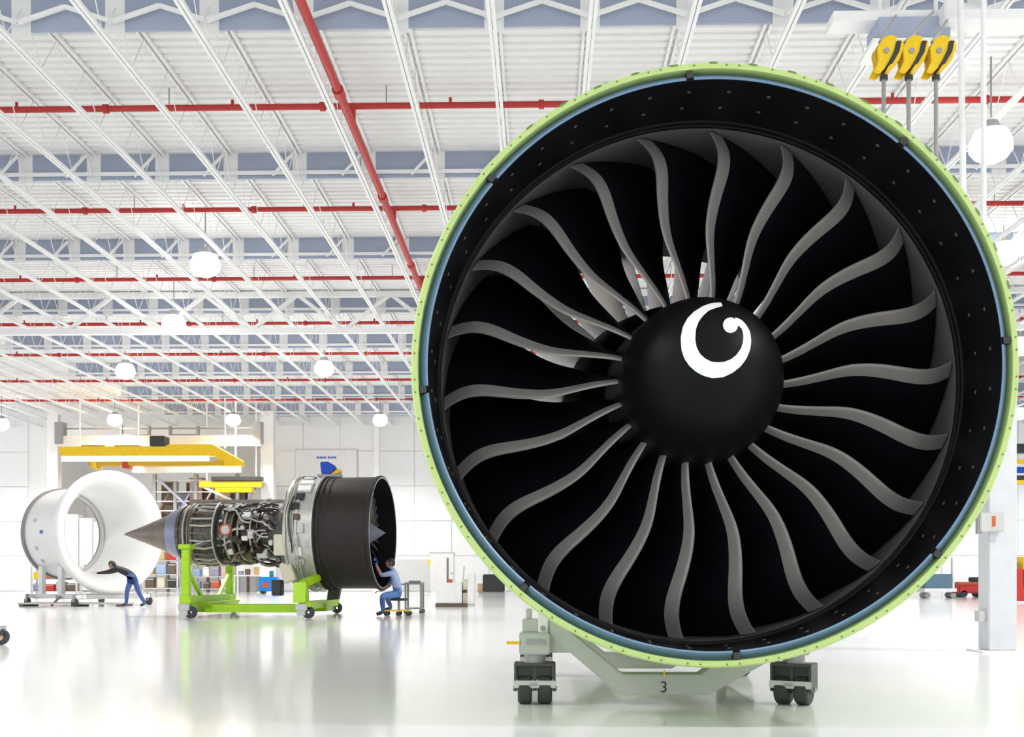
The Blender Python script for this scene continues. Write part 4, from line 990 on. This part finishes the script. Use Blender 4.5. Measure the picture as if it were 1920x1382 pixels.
# white drop lines
q = at(1791, 30, 16.0)
o = MB().tube([(0, 0, q.z + .12), (.03, 0, 6.5), (.07, 0, 2.2)], .042, 10).build('drop_line', M_MARK, None, smooth=40); o.location = (q.x, 15.8, 0); tag(o, 'white drop line hanging from the hoist drive box', 'pipe')
JY = 13.4
jp = at(1870, 1220, JY)
q = at(1844, 30, JY)
o = MB().tube([(0, 0, DECK_Z - .02), (0, 0, 3.55), (jp.x - q.x - .1, 0, 3.35)], .03, 10).build('drop_line', M_MARK, None, smooth=40); o.location = (q.x, JY, 0); tag(o, 'thin white drop line running down in front of the big lamp', 'pipe')
jb = thing('utility_post', 'white square utility post with control box right of the big engine', 'post', (jp.x, JY, 0))
MB().bbox((-.16, -.16, .02), (.16, .16, 3.5)).build('shaft', mat('post_off_white', (.62, .63, .67), .5), jb, bevel=.01)
MB().bbox((-.26, -.26, 0), (.26, .26, .02)).build('base_plate', M_STEEL, jb)
k0, k1 = at(1832, 998, JY - .2), at(1877, 962, JY - .2)
cb = MB().bbox((k0.x - jp.x, -.30, k0.z), (k1.x - jp.x, -.16, k1.z)).build('control_box', M_LGREY, jb, bevel=.01)
MB().bbox((k1.x - jp.x - .14, -.305, k0.z + .06), (k1.x - jp.x - .10, -.30, k1.z - .04)).build('switch', M_ORANGE, cb)
MB().bbox((k0.x - jp.x - .02, -.28, k0.z - .02), (k0.x - jp.x + .03, -.2, k1.z)).build('conduit_box', M_MGREY, jb)
MB().bbox((-.24, -.1, at(1845, 1165, JY).z), (-.16, .05, at(1845, 1145, JY).z)).build('outlet', M_LGREY, jb)
rc = at(1818, 1097, 48)
t = thing('red_tow_cart', 'low red cart with orange end seen left of the white post', 'cart', (rc.x, 48, 0))
MB().bbox((-.62, -.5, .16), (.5, .5, .50)).build('body', M_RED, t, bevel=.05)
MB().bbox((.36, -.45, .2), (.60, .45, .62)).build('end_panel', M_ORANGE, t, bevel=.03)
MB().bbox((-.62, -.51, .50), (.2, .5, .62)).build('deck', M_ORANGE, t, bevel=.02)
MB().bbox((.05, -.3, .62), (.35, .3, .82)).build('seat', M_DARK, t, bevel=.03)
for x in (-.4, .4): MB().cyl((x, -.5, .14), (x, .5, .14), .14, 14).build('wheel', M_DARK, t)
gc = at(1758, 1090, 46)
t = thing('steel_blue_bin', 'steel-blue bin on a white trolley just right of the green ring bottom', 'bin', (gc.x, 46, 0))
MB().bbox((-.6, -.4, .38), (.42, .4, .95)).build('tub', mat('steel_blue', (.10, .19, .26), .5), t, bevel=.02)
MB().bbox((-.65, -.42, .25), (.6, .42, .38)).build('trolley_deck', M_WHITE, t)
for x in (-.5, .5): MB().cyl((x, -.35, .11), (x, .35, .11), .11, 12).build('wheel', M_MGREY, t)
MB().bbox((.55, -.1, .3), (.63, .1, 1.6)).build('push_handle', M_WHITE, t)
fx = at(1908, 1120, 38)
t = thing('tool_station', 'red and yellow tool station at the right edge of the hall', 'machine', (fx.x, 38, 0))
MB().bbox((-.15, -.3, .05), (.12, .3, 1.1)).build('red_cabinet', M_RED, t, bevel=.02)
MB().bbox((.06, -.32, .5), (.7, .3, 1.5)).build('yellow_panel', M_YEL, t, bevel=.02)
MB().bbox((.12, -.28, .05), (.65, .3, .5)).build('grey_base', M_MGREY, t)
MB().bbox((-.20, -.2, 1.1), (-.06, .2, 1.3)).build('blue_bottle_rack', M_BLUE, t, bevel=.03)
MB().bbox((-.2, -.1, .3), (-.15, .2, 1.0)).build('hose_guard', M_MGREY, t)
yb = at(1905, 870, 45)
t = thing('crane_beam', 'yellow, blue and black banded crane beam at the right edge', 'crane', (yb.x, 45, 0))
def band(y0, y1, m, nm, d):
    z1_, z0_ = at(1900, y0, 45).z, at(1900, y1, 45).z; MB().bbox((at(1868, 870, 45).x - yb.x, -d, z0_), (5, d, z1_)).build(nm, m, t)
band(833, 850, M_DARK, 'top_rail', .2); band(862, 870, M_YEL, 'upper_flange', .22); band(870, 876, M_WHITE, 'upper_web', .15); band(876, 888, M_COVERBLUE, 'blue_band', .16); band(888, 892, M_WHITE, 'lower_web', .15); band(892, 901, M_DARK, 'dark_band', .16); band(901, 908, M_YEL, 'lower_flange', .22)
MB().bbox((.4, -.1, at(1900, 862, 45).z), (.6, .1, at(1900, 850, 45).z)).build('hanger', M_STEEL, t)
MB().bbox((3, -.1, at(1900, 833, 45).z), (3.2, .1, DECK_Z)).build('hanger', M_STEEL, t)
MB().bbox((1.0, -.1, at(1900, 833, 45).z), (1.2, .1, DECK_Z)).build('hanger', M_STEEL, t)
